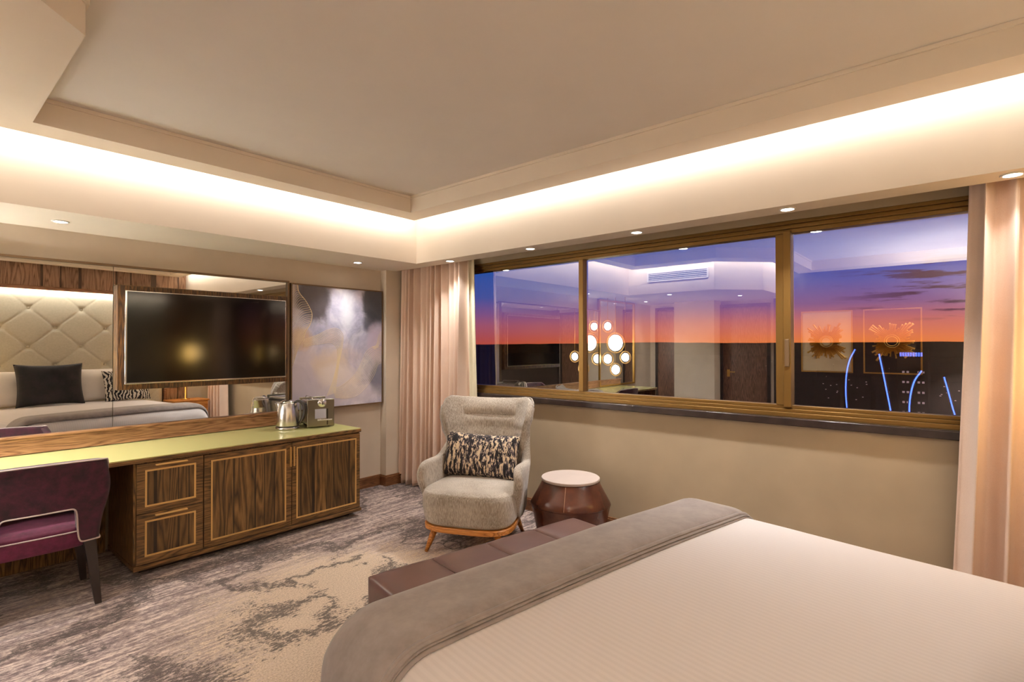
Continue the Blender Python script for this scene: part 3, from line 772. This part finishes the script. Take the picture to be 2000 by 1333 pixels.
# ================================================================== POUF TABLE
pf = empty('drum_side_table', (3.345, 2.28, 0), math.radians(12), label='faceted brown leather drum side table with round pale stone top beside the armchair', cat='side table')
def facet(prof, n=9, phase=0.0):
    vs = []; K = 90
    for r, z, sq_ in prof:
        for k in range(K):
            q = 2*PI*k/K+phase; seg = 2*PI/n; a = (q % seg)-seg/2
            poly = math.cos(seg/2)/math.cos(a)
            rr = r*(sq_*poly/math.cos(seg/2)*.985+(1-sq_))
            vs.append((rr*math.cos(q), rr*math.sin(q), z))
    fs = [(i*K+k, i*K+(k+1) % K, (i+1)*K+(k+1) % K, (i+1)*K+k) for i in range(len(prof)-1) for k in range(K)]
    fs += [tuple(range(K-1, -1, -1)), tuple((len(prof)-1)*K+k for k in range(K))]
    return MB().add(vs, fs)
facet([(.215, .0, .2), (.235, .012, .3), (.292, .295, .4), (.296, .305, .4)]).build('lower_body', MT['pouf'], pf, smooth=False, bevel=.004)
facet([(.297, .306, .4), (.299, .318, .4), (.27, .37, .3), (.232, .44, .15), (.216, .474, .05), (.212, .478, 0)]).build('upper_body', MT['pouf'], pf, smooth=True)
MB().lathe([(.212, .479), (.219, .481), (.221, .487), (.221, .498), (.218, .502), (.001, .503)], 64).build('stone_top', MT['marble'], pf, smooth=False, bevel=.001)
MT['stitch'] = plain('tan_stitching', srgb(176, 130, 98), .6)
for q in (math.radians(205-12), math.radians(85-12), math.radians(325-12)):
    MB().tube([((r+.0015)*math.cos(q), (r+.0015)*math.sin(q), z) for r, z in ((.298, .318), (.272, .37), (.234, .44), (.217, .474))], .0022, 6).build('seam', MT['stitch'], pf, smooth=True)

# ================================================================== BED
BR = math.radians(-9.5)
BF = Vector((1.925, 1.405, 0))                 # centre of the foot, on the floor
bed = empty('bed', BF, BR, label='wide bed with a pale striped white duvet filling the foreground', cat='bed')
BWd, BL = 2.08, 2.0
def bsurf(sx, sy, off=0.0):
    """sx across (0 centre), sy along (0 = foot edge start of rounding, negative towards the head). arclength cloth"""
    hwid = BWd/2; r = .15
    def edge(s, half):
        a = abs(s)-(half-r)
        if a <= 0: return abs(s), 0.0, 0.0
        if a < r*PI/2: th = a/r; return half-r+r*math.sin(th), r*(1-math.cos(th)), th
        return half+.24*(a-r*PI/2), r+(a-r*PI/2), PI/2
    X, dx, tx = edge(sx, hwid)
    if sy <= -r: Y, dy, ty = sy, 0, 0
    else:
        a = sy+r
        if a < r*PI/2: th = a/r; Y, dy, ty = -r+r*math.sin(th), r*(1-math.cos(th)), th
        else: Y, dy, ty = .06*(a-r*PI/2), r+(a-r*PI/2), PI/2
    sgx = 1 if sx >= 0 else -1
    dome = .028*(1-min(1, (abs(sx)/hwid))**2)*(1-max(0, min(1, (sy+1.0)/1.0))**3)
    z = .632+dome-dx-dy
    nx = math.sin(tx)*sgx; ny = math.sin(ty); nz_ = math.cos(tx)*math.cos(ty)
    nn = Vector((nx, ny, nz_+1e-4)).normalized()
    x = sgx*X; y = Y
    hang = dx+dy
    if hang > .06:                             # soft folds in the hanging cloth
        k = min(1, (hang-.06)/.3)*.016
        x += sgx*(tx > 1.2)*k*math.sin(y*16+.8*math.sin(y*5)); y += (ty > 1.2)*k*math.sin(x*14)
    p = Vector((x, y, max(z, .035)))+nn*off
    p.z += .004*noise.noise(Vector((x*2.1, y*1.7, 0)))
    return p
side = .15*PI/2-.15+.45
S = BWd/2+side
MB().grid(lambda u, v: bsurf(-S+2*S*u, -BL+.10+(BL-.10+side)*v), 130, 120).build('duvet', MT['duvet'], bed, smooth=True, solid=.012)
mbox(-BWd/2+.10, BWd/2-.10, -BL+.02, -.09, .30, .575).build('mattress', MT['linen'], bed, bevel=.04, seg=4)
mbox(-BWd/2+.10, BWd/2-.10, -BL+.03, -.09, .06, .30).build('bed_base', MT['chair'], bed, bevel=.01)
for sx in (-1, 1):
    for sy in (-BL+.12, -.2): MB().lathe([(.025, 0), (.03, .06)], 14, (sx*.8, sy)).build('foot', MT['dark_wood'], bed)
rn = empty('bed_runner', BF, BR, label='grey brown velvet runner folded across the foot of the bed', cat='throw')
SR = BWd/2+.40
def runner(u, v):
    s = -SR+2*SR*u
    y0 = -.40+.012*math.sin(3*u+1); y1 = -.05
    sy = y0+(y1-y0)*v
    puff = .022*(1-(2*v-1)**8)+.004
    return bsurf(s, sy, .012+puff)
def fold(i):
    def f(u, v):
        s = -SR+2*SR*u
        sy = -.418-.006*i+.016*math.sin(3.4*u+i*1.3)*.5+.10*v
        return bsurf(s, sy, .010+.007*(2-i)-.0)
    return f
MB().grid(runner, 160, 26).build('top_layer', MT['runner'], rn, smooth=True, solid=.008)
def edge_roll(u, v):
    s = -SR+2*SR*u; a = 2*PI*v
    p = bsurf(s, -.40+.012*math.sin(3*u+1)-.002+.011*math.cos(a), .020+.011*math.sin(a)); return p
MB().grid(edge_roll, 160, 10, cv=True).build('rolled_edge', MT['runner'], rn, smooth=True)
for i in range(3): MB().grid(fold(i), 160, 4).build('under_fold', MT['runner'], rn, smooth=True, solid=.004)

# pillows on the bed (only seen in mirror and window)
def on_bed(p, x, y, z, tilt=0, rz=0):
    p.matrix_world = Matrix.Translation(BF) @ Matrix.Rotation(BR, 4, 'Z') @ Matrix.Translation((x, y, z)) @ Matrix.Rotation(rz, 4, 'Z') @ Matrix.Rotation(tilt, 4, 'X')
    return p
for x, lb in ((-.50, 'white bed pillow leaning on the headboard behind the charcoal velvet cushion'), (.42, 'white bed pillow leaning on the headboard behind the zebra cushion')):
    p = on_bed(pillow(.78, .50, .2, .04, wave=.02).build('bed_pillow', MT['linen'], None, smooth=True), x, -BL+.14, .91, math.radians(10))
    tag(p, lb, 'pillow', 'white bed pillows')
p = on_bed(pillow(.76, .60, .16, .07, wave=.02).build('velvet_cushion', MT['velvet_dark'], None, smooth=True), -.24, -BL+.33, .955, math.radians(12), .05); tag(p, 'charcoal velvet cushion in front of the white pillows, seen in the mirror', 'cushion')
p = on_bed(pillow(.64, .48, .15, .06, wave=.02).build('zebra_cushion', MT['zebra'], None, smooth=True), .70, -BL+.33, .885, math.radians(14), -.05); tag(p, 'zebra striped cushion on the bed, seen low in the mirror below the television', 'cushion')

# bench
bn = empty('bench', (2.03, 1.735, 0), math.radians(-11), label='long plum brown leather bench with seamed panels at the foot of the bed', cat='bench')
BW2, BD2 = .665, .235
SW_ = BW2*2/4
for k in range(4):
    xc = -BW2+SW_*(k+.5); hx, hy, za, zb = SW_/2-.0008, BD2, .27, .462
    def seg_top(u, v):
        a, b = 2*u-1, 2*v-1
        e = (1-abs(a)**7)*(1-abs(b)**9); puff = .006*(1-a*a)*(1-b**4)
        return (xc+a*hx, b*hy, .432+.016*max(0, e)**.5+puff)
    def seg_side(u, v):
        t = u*4; i_ = int(t) % 4; f_ = t-int(t); cs_ = [(-1, -1), (1, -1), (1, 1), (-1, 1)]
        a = cs_[i_][0]*(1-f_)+cs_[(i_+1) % 4][0]*f_; b = cs_[i_][1]*(1-f_)+cs_[(i_+1) % 4][1]*f_
        return (xc+a*hx, b*hy, za+(.432-za)*v)
    m = MB(); m.grid(seg_top, 28, 28); m.grid(seg_side, 112, 4, cu=True)
    m.build('seat_segment', MT['bench'], bn, smooth=True)
r_ = [( sx*(BW2-.008), sy*(BD2-.004), .431) for sx, sy in ((-1, -1), (1, -1), (1, 1), (-1, 1))]
MB().tube([Vector(r_[i]).lerp(Vector(r_[(i+1) % 4]), t/6) for i in range(4) for t in range(6)], .005, 8, closed=True).build('piping', MT['bench'], bn, smooth=True)
mbox(-BW2+.03, BW2-.03, -BD2+.03, BD2-.03, .20, .27).build('apron', MT['dark_wood'], bn)
for sx in (-1, 1):
    for sy in (-1, 1): MB().tube([(sx*(BW2-.08), sy*(BD2-.07), .21), (sx*(BW2-.07), sy*(BD2-.06), 0)], [.024, .014], 12).build('leg', MT['dark_wood'], bn, smooth=True)

# ================================================================== DESK CHAIR
dc = empty('desk_chair', (.52, 4.02, 0), math.radians(-2), label='aubergine velvet desk chair with pale piping and cut-out back, tucked under the desk', cat='chair')
# local: back of the chair faces -Y (towards the camera)
HWc = .285
def shell_xy(s, z):
    # s -1..1 round the back; straight across the rear, wrapping forward at the sides
    k = abs(s)
    wz = HWc*(1.0+.10*math.exp(-((z-.68)/.13)**2)-.06*max(0, (.62-z)/.2))
    if k < .78: x = wz*k/.78*.93; y = -.165-.02*0
    else:
        t = (k-.78)/.22; x = wz*(.93+.07*math.sin(t*PI/2)); y = -.165+.30*t*t*.9+.05*t
    y += .0-.05*(z-.45)/.4*(1 if k < .9 else 1)
    y += .030*(k/.78)**2 if k < .78 else .030
    return math.copysign(x, s), y
def zlow(s):
    k = abs(s)
    a = 1/(1+math.exp((k-.50)/.022))
    return .375+a*.205-.03*max(0, k-.8)/.2*0
def ztop(s):
    k = abs(s); return .85-.012*k*k-.20*max(0, (k-.80)/.20)**1.3
NS = 120
def dsh(u, v):
    s = 2*u-1; z = zlow(s)+(ztop(s)-zlow(s))*v
    x, y = shell_xy(s, z); return (x, y, z)
MB().grid(dsh, NS, 30).build('backrest', MT['velvet'], dc, smooth=True, solid=.045)
def border(vv, off=.024):
    pts = []
    for i in range(NS+1):
        p = Vector(dsh(i/NS, vv)); pts.append(p+Vector((0, -off if abs(2*i/NS-1) < .86 else -off*.4, 0))+Vector((off*.9*math.copysign(1, p.x) if abs(2*i/NS-1) >= .8 else 0, 0, 0)))
    return pts
MB().tube(border(0), .0045, 8).build('piping', MT['piping'], dc, smooth=True)
MB().tube(border(1), .0045, 8).build('piping', MT['piping'], dc, smooth=True)
pin = [Vector(p)+Vector((0, .048, 0)) for p in border(0)][int(NS*.24):int(NS*.76)]
MB().tube(pin, .004, 8).build('piping', MT['piping'], dc, smooth=True)
for sx in (-1, 1):
    pts = []
    for k in range(21):
        z = .385+(.66-.385)*k/20; x, y = shell_xy(sx*1.0, z); pts.append((x+sx*.02, y, z))
    MB().tube(pts, .0045, 8).build('piping', MT['piping'], dc, smooth=True)
def cushion(u, v):
    prof = [(0, .345), (.96, .345), (1, .37), (1.0, .43), (.97, .455), (.85, .472), (0, .486)]
    k = v*(len(prof)-1); i = min(int(k+1e-9), len(prof)-2); f = k-i
    s = prof[i][0]*(1-f)+prof[i+1][0]*f; z = prof[i][1]*(1-f)+prof[i+1][1]*f
    x, y = sq(u, .255, .24, 4.5); return (x*s, y*s+.085, z)
MB().grid(cushion, 56, 18, cu=True).build('seat', MT['velvet_lit_seat'], dc, smooth=True)
pts = []
for i in range(56):
    x, y = sq(i/56, .257, .242, 4.5); pts.append((x, y+.085, .438))
MB().tube(pts, .004, 6, closed=True).build('piping', MT['piping'], dc, smooth=True)
for sx in (-1, 1):
    for y0, y1 in ((-.12, -.165), (.26, .30)):
        a = Vector((sx*.225, y0, .38)); b = Vector((sx*.262, y1, 0))
        m = MB(); vs = []
        for c_, h_ in ((a, .030), (b, .016)):
            vs += [(c_.x-h_, c_.y-h_, c_.z), (c_.x+h_, c_.y-h_, c_.z), (c_.x+h_, c_.y+h_, c_.z), (c_.x-h_, c_.y+h_, c_.z)]
        m.add(vs, [(0, 1, 2, 3), (4, 7, 6, 5)]+[(i, (i+1) % 4+0, 4+(i+1) % 4, 4+i) for i in range(4)])
        m.build('leg', MT['dark_wood'], dc, bevel=.003)

# ================================================================== HEADBOARD END (mirror and window reflections)
HR = math.radians(-5)
hb = empty('headboard', (1.60, YC(1.60)+.002, 0), HR, label='tall tufted sage leather headboard with a lit top edge, seen in the mirror', cat='headboard')
TWd, TZ = 1.36, 2.29
def tuft(u, v):
    x = -TWd+2*TWd*u; z = .45+(TZ-.45)*v
    # buttons on a diamond lattice, spacing .61 x .56
    a = (x-.235)/.61; b = (z-1.49)/.56
    p = a+b; q = a-b
    fp = abs(p-round(p)); fq = abs(q-round(q))
    crease = .009*(1-math.exp(-fp/.018))*(1-math.exp(-fq/.018))
    d2 = (fp*fp+fq*fq)
    y = .10+crease+ .021*(1-math.exp(-d2/.010)) 
    e = min(x+TWd, TWd-x, TZ-z, .08); y -= .05*(1-max(0, e)/.08)**2*(1 if e < .08 else 0)
    return (x, y, z)
MB().grid(tuft, 200, 140).build('tufted_pad', MT['tuft'], hb, smooth=True)
m = MB()
for i in range(-6, 7):
    for j in range(-4, 5):
        if (i+j) % 2: continue
        x = .235+i*.305; z = 1.49+j*.28
        if abs(x) < TWd-.1 and .6 < z < TZ-.1:
            MB().lathe([(.024, 0), (.022, .010), (.001, .015)], 12).xf(Matrix.Translation((x, .10, z)) @ Matrix.Rotation(-PI/2, 4, 'X')).build('button', MT['tuft'], hb, smooth=True)
mbox(-TWd, TWd, 0.02, .085, .1, TZ-.01).build('backing', MT['dark_wood'], hb)
mbox(-TWd, TWd, .05, .10, TZ+.005, TZ+.022).build('light_strip', MT['led'], hb)
_l = bpy.data.lights.new('headboard_strip_lamp', 'AREA'); _l.shape = 'RECTANGLE'; _l.size = 2*TWd; _l.size_y = .03; _l.energy = 7; _l.color = (1, .93, .84)
_o = bpy.data.objects.new('headboard_strip_lamp', _l); COL.objects.link(_o); _o.parent = hb; _o.location = (0, .19, TZ+.004); _o.rotation_euler = (math.radians(-28), 0, 0)
wp = empty('wood_wall_panel', (1.60, YC(1.60)+.002, 0), HR, label='brown wood veneer wall panelling around the headboard, seen in the mirror', cat='panel')
mbox(-TWd-.55, TWd+.42, 0, .018, 0, ZT-.03).build('veneer', MT['wood_panel'], wp)
mbox(-TWd-.02, TWd+.02, .02, .12, TZ+.03, TZ+.085).build('pelmet', MT['wood_light'], wp, bevel=.003)
mbox(TWd+.02, TWd+.06, .02, .12, .3, TZ+.085).build('side_post', MT['wood_light'], wp); mbox(-TWd-.06, -TWd-.02, .02, .12, .3, TZ+.085).build('side_post', MT['wood_light'], wp)
sw = empty('socket_plate', (3.16, YC(3.16)+.025, .82), HR, label='small pale socket plate in a wood frame beside the bed, seen below the television', cat='socket')
mbox(-.085, .085, 0, .012, -.045, .045).build('plate_frame', MT['wood_light'], sw); mbox(-.068, .068, .012, .016, -.03, .03).build('plate', MT['white'], sw)
def nightstand(x, lb):
    n_ = empty('nightstand', (x, YC(x)+.40, 0), HR, label=lb, cat='nightstand')
    mbox(-.26, .26, -.2, .2, .12, .56).build('body', MT['oak'], n_, bevel=.004); mbox(-.28, .28, -.21, .21, .56, .585).build('top', MT['oak'], n_, bevel=.004)
    d_ = mbox(-.25, .25, .2, .215, .34, .55).build('drawer', MT['oak'], n_); mbox(-.08, .08, .215, .235, .50, .515).build('handle', MT['brass'], d_)
    for sx in (-1, 1):
        for sy in (-1, 1): MB().tube([(sx*.22, sy*.16, .12), (sx*.23, sy*.17, 0)], [.018, .012], 10).build('leg', MT['dark_wood'], n_, smooth=True)
    return n_
nightstand(3.24, 'orange oak nightstand on the window side of the bed, seen in the mirror')
nightstand(.17, 'orange oak nightstand on the door side of the bed, beside the camera')
def lamp(x, lb):
    n_ = empty('bedside_lamp', (x, YC(x)+.40, .586), label=lb, cat='lamp')
    MB().lathe([(.07, 0), (.07, .012), (.015, .02), (.012, .62), (.001, .63)], 20).build('stem', MT['brass'], n_, smooth=True)
    MB().lathe([(.055, .64), (.085, .70), (.095, .80), (.075, .90), (.03, .94), (.001, .945)], 24).build('lamp_shade', MT['shade'], n_, smooth=True)
    l = bpy.data.lights.new('bedside_bulb', 'POINT'); l.energy = 3; l.color = (1, .68, .3); l.shadow_soft_size = .12
    o = bpy.data.objects.new('bedside_bulb', l); COL.objects.link(o); o.parent = n_; o.location = (0, .17, .8)
lamp(3.22, 'amber glowing bedside lamp on the window side, reflected in the television'); lamp(.30, 'amber glowing bedside lamp on the door side, beside the left end of the headboard')

# ================================================================== DOOR WALL (seen reflected in the window)
def doorleaf(y0, y1, nm, handle_y):
    d = empty(nm, (XD, (y0+y1)/2, 0)); tag(d, kind='structure')
    w2 = (y1-y0)/2
    l_ = mbox(.0, .045, -w2, w2, .008, 2.18).build('door_leaf', MT['door'], d, bevel=.003)
    frame_rect(MB(), -w2-.05, w2+.05, -.03, 2.24, .0, .055, .05).xf(Matrix(((0, 1, 0, 0), (1, 0, 0, 0), (0, 0, 1, 0), (0, 0, 0, 1)))).build('door_frame', MT['dark_wood'], d)
    if handle_y is not None:
        m = MB(); m.tube([(.045, handle_y, 1.02), (.09, handle_y, 1.02), (.095, handle_y-.02, 1.02), (.095, handle_y-.13, 1.02)], .009, 8)
        m.build('door_handle', MT['brass'], d, smooth=True); mbox(.045, .052, handle_y-.025, handle_y+.025, .93, 1.06).build('door_lock_plate', MT['brass'], d)
doorleaf(2.60, 3.35, 'door_1', .28); doorleaf(4.19, 4.62, 'door_2', None)
def sunburst(y, lb, ground, ray, seed):
    a = empty('sunburst_artwork', (XD+.002, y, 1.56), label=lb, cat='artwork')
    mbox(0, .02, -.345, .345, -.48, .48).build('panel', ground, a)
    frame_rect(MB(), -.365, .365, -.50, .50, 0, .035, .02).xf(Matrix(((0, 1, 0, 0), (1, 0, 0, 0), (0, 0, 1, 0), (0, 0, 0, 1)))).build('frame', MT['brass'], a)
    m = MB(); rn_ = random.Random(seed)
    for k in range(64):
        t = 2*PI*k/64; d4 = abs(math.sin(2*t)); r1 = .15+.14*rn_.random()+.10*d4**4
        c, s = math.cos(t), math.sin(t); c2, s2 = math.cos(t+.045), math.sin(t+.045); c3, s3 = math.cos(t-.045), math.sin(t-.045)
        m.add([(.022, .10*c3, .10*s3), (.022, .10*c2, .10*s2), (.022, r1*c2*.99, r1*s2), (.022, r1*c3*.99, r1*s3), (.034, .11*c, .11*s), (.034, r1*c*.93, r1*s*.93)], [(0, 3, 5, 4), (1, 4, 5, 2), (0, 4, 1), (2, 5, 3), (0, 1, 2, 3)])
    m.build('rays', ray, a)
    for r in (.095, .07): MB().tube([(.035, r*math.cos(2*PI*k/40), r*math.sin(2*PI*k/40)) for k in range(40)], .007, 8, closed=True).build('ring', ray, a, smooth=True)
MT['art_light'] = plain('cream_art_ground', srgb(206, 190, 158), .6); MT['art_dark'] = plain('smoked_art_ground', srgb(40, 30, 24), .3)
sunburst(1.70, 'cream framed sunburst artwork on the far wall, left one in the window reflection', MT['art_light'], MT['brass'], 1)
sunburst(.83, 'dark framed golden sunburst artwork on the far wall, right one in the window reflection', MT['art_dark'], MT['brass'], 4)

# pendants over the desk end
PXc = -.23
def pendant(y, z, r, rr, lb):
    p = empty('globe_pendant', (PXc+.05*round(math.sin(y*40)*1.4), y, z), label=lb, cat='pendant light', group='glowing globe pendants over the desk end')
    MB().lathe([(.001, -.022), (r*.6, -.019), (r*.92, -.009), (r, 0), (r*.92, .009), (r*.6, .019), (.001, .022)], 28).xf(Matrix.Rotation(PI/2, 4, 'Y')).build('globe', MT['globe'], p, smooth=True)
    MB().tube([(0, rr*math.cos(2*PI*k/48), rr*math.sin(2*PI*k/48)) for k in range(48)], .0095, 8, closed=True).build('ring', MT['inlay'], p, smooth=True)
    MB().tube([(0, 0, rr), (0, 0, ZS-z)], .0045, 6).build('rod', MT['brass'], p, smooth=True)
for px_, py_, r, rr, lb in ((1183, 633, .065, .105, 'small glowing globe pendant, topmost of the cluster'), (1195, 666, .135, .17, 'largest glowing globe pendant in the middle of the cluster'),
                    (1180, 698, .075, .11, 'small glowing globe pendant low on the left of the cluster in the window'), (1219, 694, .068, .10, 'small glowing globe pendant at the right edge of the cluster in the window'), (1201, 718, .075, .105, 'small glowing globe pendant, lowest of the cluster')):
    pendant(4.51-(px_-1195)*.0100, 1.5+(671-py_)*.00864, r, rr, lb)
#lp = bpy.data.lights.new('pendant_glow', 'POINT'); lp.energy = 38; lp.color = (1, .88, .74); lp.shadow_soft_size = .2
#lo = bpy.data.objects.new('pendant_glow', lp); COL.objects.link(lo); lo.location = (PXc+.02, 4.30, 1.75)

# unseen floor lamp, added behind the camera as fill light
def added_fill_lamp(x, y, w_, lb):
    n_ = empty('added_fill_lamp', (x, y, 0), label=lb, cat='lamp')
    MB().lathe([(.15, 0), (.15, .015), (.02, .025), (.012, .04), (.012, 1.62), (.001, 1.63)], 24).build('stand', MT['brass'], n_, smooth=True)
    MB().lathe([(.20, 1.50), (.16, 1.80)], 32, cap=False).build('lamp_shade', MT['shade_white'], n_, smooth=True, solid=.002)
    l = bpy.data.lights.new('added_fill_bulb', 'POINT'); l.energy = w_; l.color = (1, .97, .94); l.shadow_soft_size = .06
    o = bpy.data.objects.new('added_fill_bulb', l); COL.objects.link(o); o.parent = n_; o.location = (0, 0, 1.69)
def m_shade():
    q = NT('white_fabric_shade'); q.t.nodes.remove(q.b)
    a = q.n('ShaderNodeBsdfTranslucent'); a.inputs[0].default_value = (.9, .86, .8, 1); b = q.n('ShaderNodeBsdfDiffuse'); b.inputs[0].default_value = (.8, .77, .72, 1)
    mm = q.n('ShaderNodeMixShader'); mm.inputs[0].default_value = .4; q.l(a.outputs[0], mm.inputs[1]); q.l(b.outputs[0], mm.inputs[2]); q.l(mm.outputs[0], q.out.inputs[0]); return q.m
MT['shade_white'] = m_shade()
added_fill_lamp(-1.50, -.36, 300, 'unseen white shaded fill lamp added in the far corner by the dark panelling')

# ================================================================== OUTSIDE
def gm():
    q = NT('dark_night_land'); n1 = q.noise(q.coord(), .02, 6, .65)
    q.set(Base_Color=q.ramp(n1, [(.35, srgb(10, 5, 5)), (.65, srgb(28, 14, 12))]), Roughness=1.0, Specular_IOR_Level=0.0); return q.m
ML = gm(); GZ = -26
mbox(8, 5200, -3500, 3500, GZ-1, GZ).build('land', ML); tag(bpy.data.objects['land'], kind='structure')
def hill(x0, y0, y1, h, seed, name):
    m = MB(); n_ = 160; vs = []
    for i in range(n_+1):
        y = y0+(y1-y0)*i/n_; e = math.sin(PI*i/n_)**.35
        hh = GZ+(-GZ+1.5-h*0)*1.0*e+ (h+5*noise.noise(Vector((i*.09, seed, 0)))+2.2*noise.noise(Vector((i*.45, seed, 3))))*e
        vs += [(x0, y, GZ), (x0+60, y, hh), (x0+420, y, GZ)]
    fs = []
    for i in range(n_):
        a = i*3; fs += [(a, a+1, a+4, a+3), (a+1, a+2, a+5, a+4)]
    m.add(vs, fs); o = m.build(name, ML); tag(o, kind='structure')
hill(1500, -2600, 2600, 6, 2.2, 'hill_ridge'); hill(2600, -3300, 4500, 14, 7.7, 'hill_ridge')
# trees in front of the building (dark crowns)
MT['tree'] = plain('night_foliage', srgb(38, 22, 16), 1, var=.5, nscale=.6)
MT['light_w'] = emit('warm_window_light', (1, .8, .7), .16); MT['light_b'] = emit('blue_sign_light', (.1, .2, 1), 1.2); MT['neon'] = emit('blue_neon', (.05, .12, 1.0), 4)
def ray(px, py):
    v = F+R*((px-1000)/1030.6)-U*((py-666.5)/1030.6); return v
def at_x(px, py, x):
    v = ray(px, py); k = x/v.x; return Vector((0, 0, H))+v*k
def building(px0, px1, pytop, dist, seed, lb):
    a = at_x(px0, pytop, dist); b = at_x(px1, pytop, dist)
    y0, y1 = min(a.y, b.y), max(a.y, b.y); w_ = y1-y0; rn_ = random.Random(seed)
    o = empty('distant_building', (dist, (y0+y1)/2, GZ), label=lb, cat='building')
    hgt = a.z-GZ
    mbox(0, 14, -w_/2, w_/2, 0, hgt).build('block', ML, o)
    return o, w_, hgt
bA, w_, hg = building(1752, 1812, 682, 170, 3, 'dark office block with a blue lit sign and paired white windows')
s_ = MB()
for k in range(9): s_.box(-.4, -.1, -w_/2+.3+k*w_*.085+w_*.12, -w_/2+.3+k*w_*.085+w_*.12+w_*.06, hg-1.9, hg-.9)
s_.build('blue_sign', MT['light_b'], bA)
for r_i in range(6):
    for c_i in range(2):
        yy = (-.28+.5*c_i)*w_; m = MB(); m.box(-.2, -.05, yy-.7, yy-.2, hg-6.2-r_i*2.6, hg-5.7-r_i*2.6); m.box(-.2, -.05, yy+.2, yy+.7, hg-6.2-r_i*2.6, hg-5.7-r_i*2.6)
        m.build('lit_window', MT['light_w'], bA)
for i, (p0, p1, pt, ds, lb) in enumerate(((1590, 1640, 742, 260, 'low dark building left of the neon masts with a few lit windows'), (1655, 1700, 735, 230, 'low dark building behind the leftmost neon masts'),
                         (1815, 1880, 745, 210, 'low dark building behind the rightmost neon mast'))):
    o, w_, hg = building(p0, p1, pt, ds, i, lb)
    for k in range(7):
        yy = random.uniform(-.45, .45)*w_; zz = hg-random.uniform(1, 9); mbox(-.2, -.05, yy-.22, yy+.22, zz-.12, zz+.12).build('lit_window', MT['light_w'], o)
rnd = random.Random(5)
for k in range(20):
    px_ = rnd.choice([rnd.uniform(1560, 1885), rnd.uniform(1560, 1885), rnd.uniform(955, 1100), rnd.uniform(1480, 1520)]); py_ = rnd.uniform(672, 790)
    v = ray(px_, max(py_, 676)); kk = (GZ+6-H)/v.z if v.z < 0 else 0
    p = Vector((0, 0, H))+v*kk
    if p.x > 1400 or p.x < 40: continue
    s0 = .0011*p.length
    l_ = empty('street_light', (p.x, p.y, GZ), label='tiny street light glowing in the dark land outside the window', cat='street light', group='distant street lights')
    mbox(-s0*.15, s0*.15, -s0*.15, s0*.15, 0, 6).build('pole', MT['black_plastic'], l_); MB().lathe([(.001, 6-s0*.3), (s0*.5, 6), (.001, 6+s0*.3)], 8).build('lamp_head', MT['light_w'], l_)
# blue neon masts
for pts, lb in (([(1670, 683), (1659, 705), (1653, 735), (1652, 770), (1655, 808), (1658, 850)], 'blue neon light mast curving outside, leftmost of the four'),
                ([(1717, 692), (1725, 730), (1733, 770), (1740, 806), (1746, 850)], 'straight leaning blue neon mast, second from the left outside'),
                ([(1800, 725), (1786, 745), (1778, 775), (1776, 808), (1777, 850)], 'blue neon light mast curving outside, second from the right'),
                ([(1844, 737), (1852, 765), (1860, 795), (1866, 815), (1874, 850)], 'straight leaning blue neon mast, rightmost outside')):
    dist_ = 60+4*(pts[0][0] % 3); P = [at_x(a, b_, dist_) for a, b_ in pts]; P = [Vector(p) for p in bez(P, 6)]
    P.append(P[-1]+(P[-1]-P[-2]).normalized()*((P[-1].z-GZ)/abs((P[-1]-P[-2]).normalized().z)))
    base = P[-1].copy()
    o = empty('neon_mast', base, label=lb, cat='light mast', group='blue neon masts outside')
    m = MB(); m.tube([p-base for p in P], .055, 8); m.build('neon_tube', MT['neon'], o, smooth=True)
    m = MB(); m.tube([p-base+Vector((.3, 0, 0)) for p in P], .14, 8); m.build('mast', MT['black_plastic'], o, smooth=True)
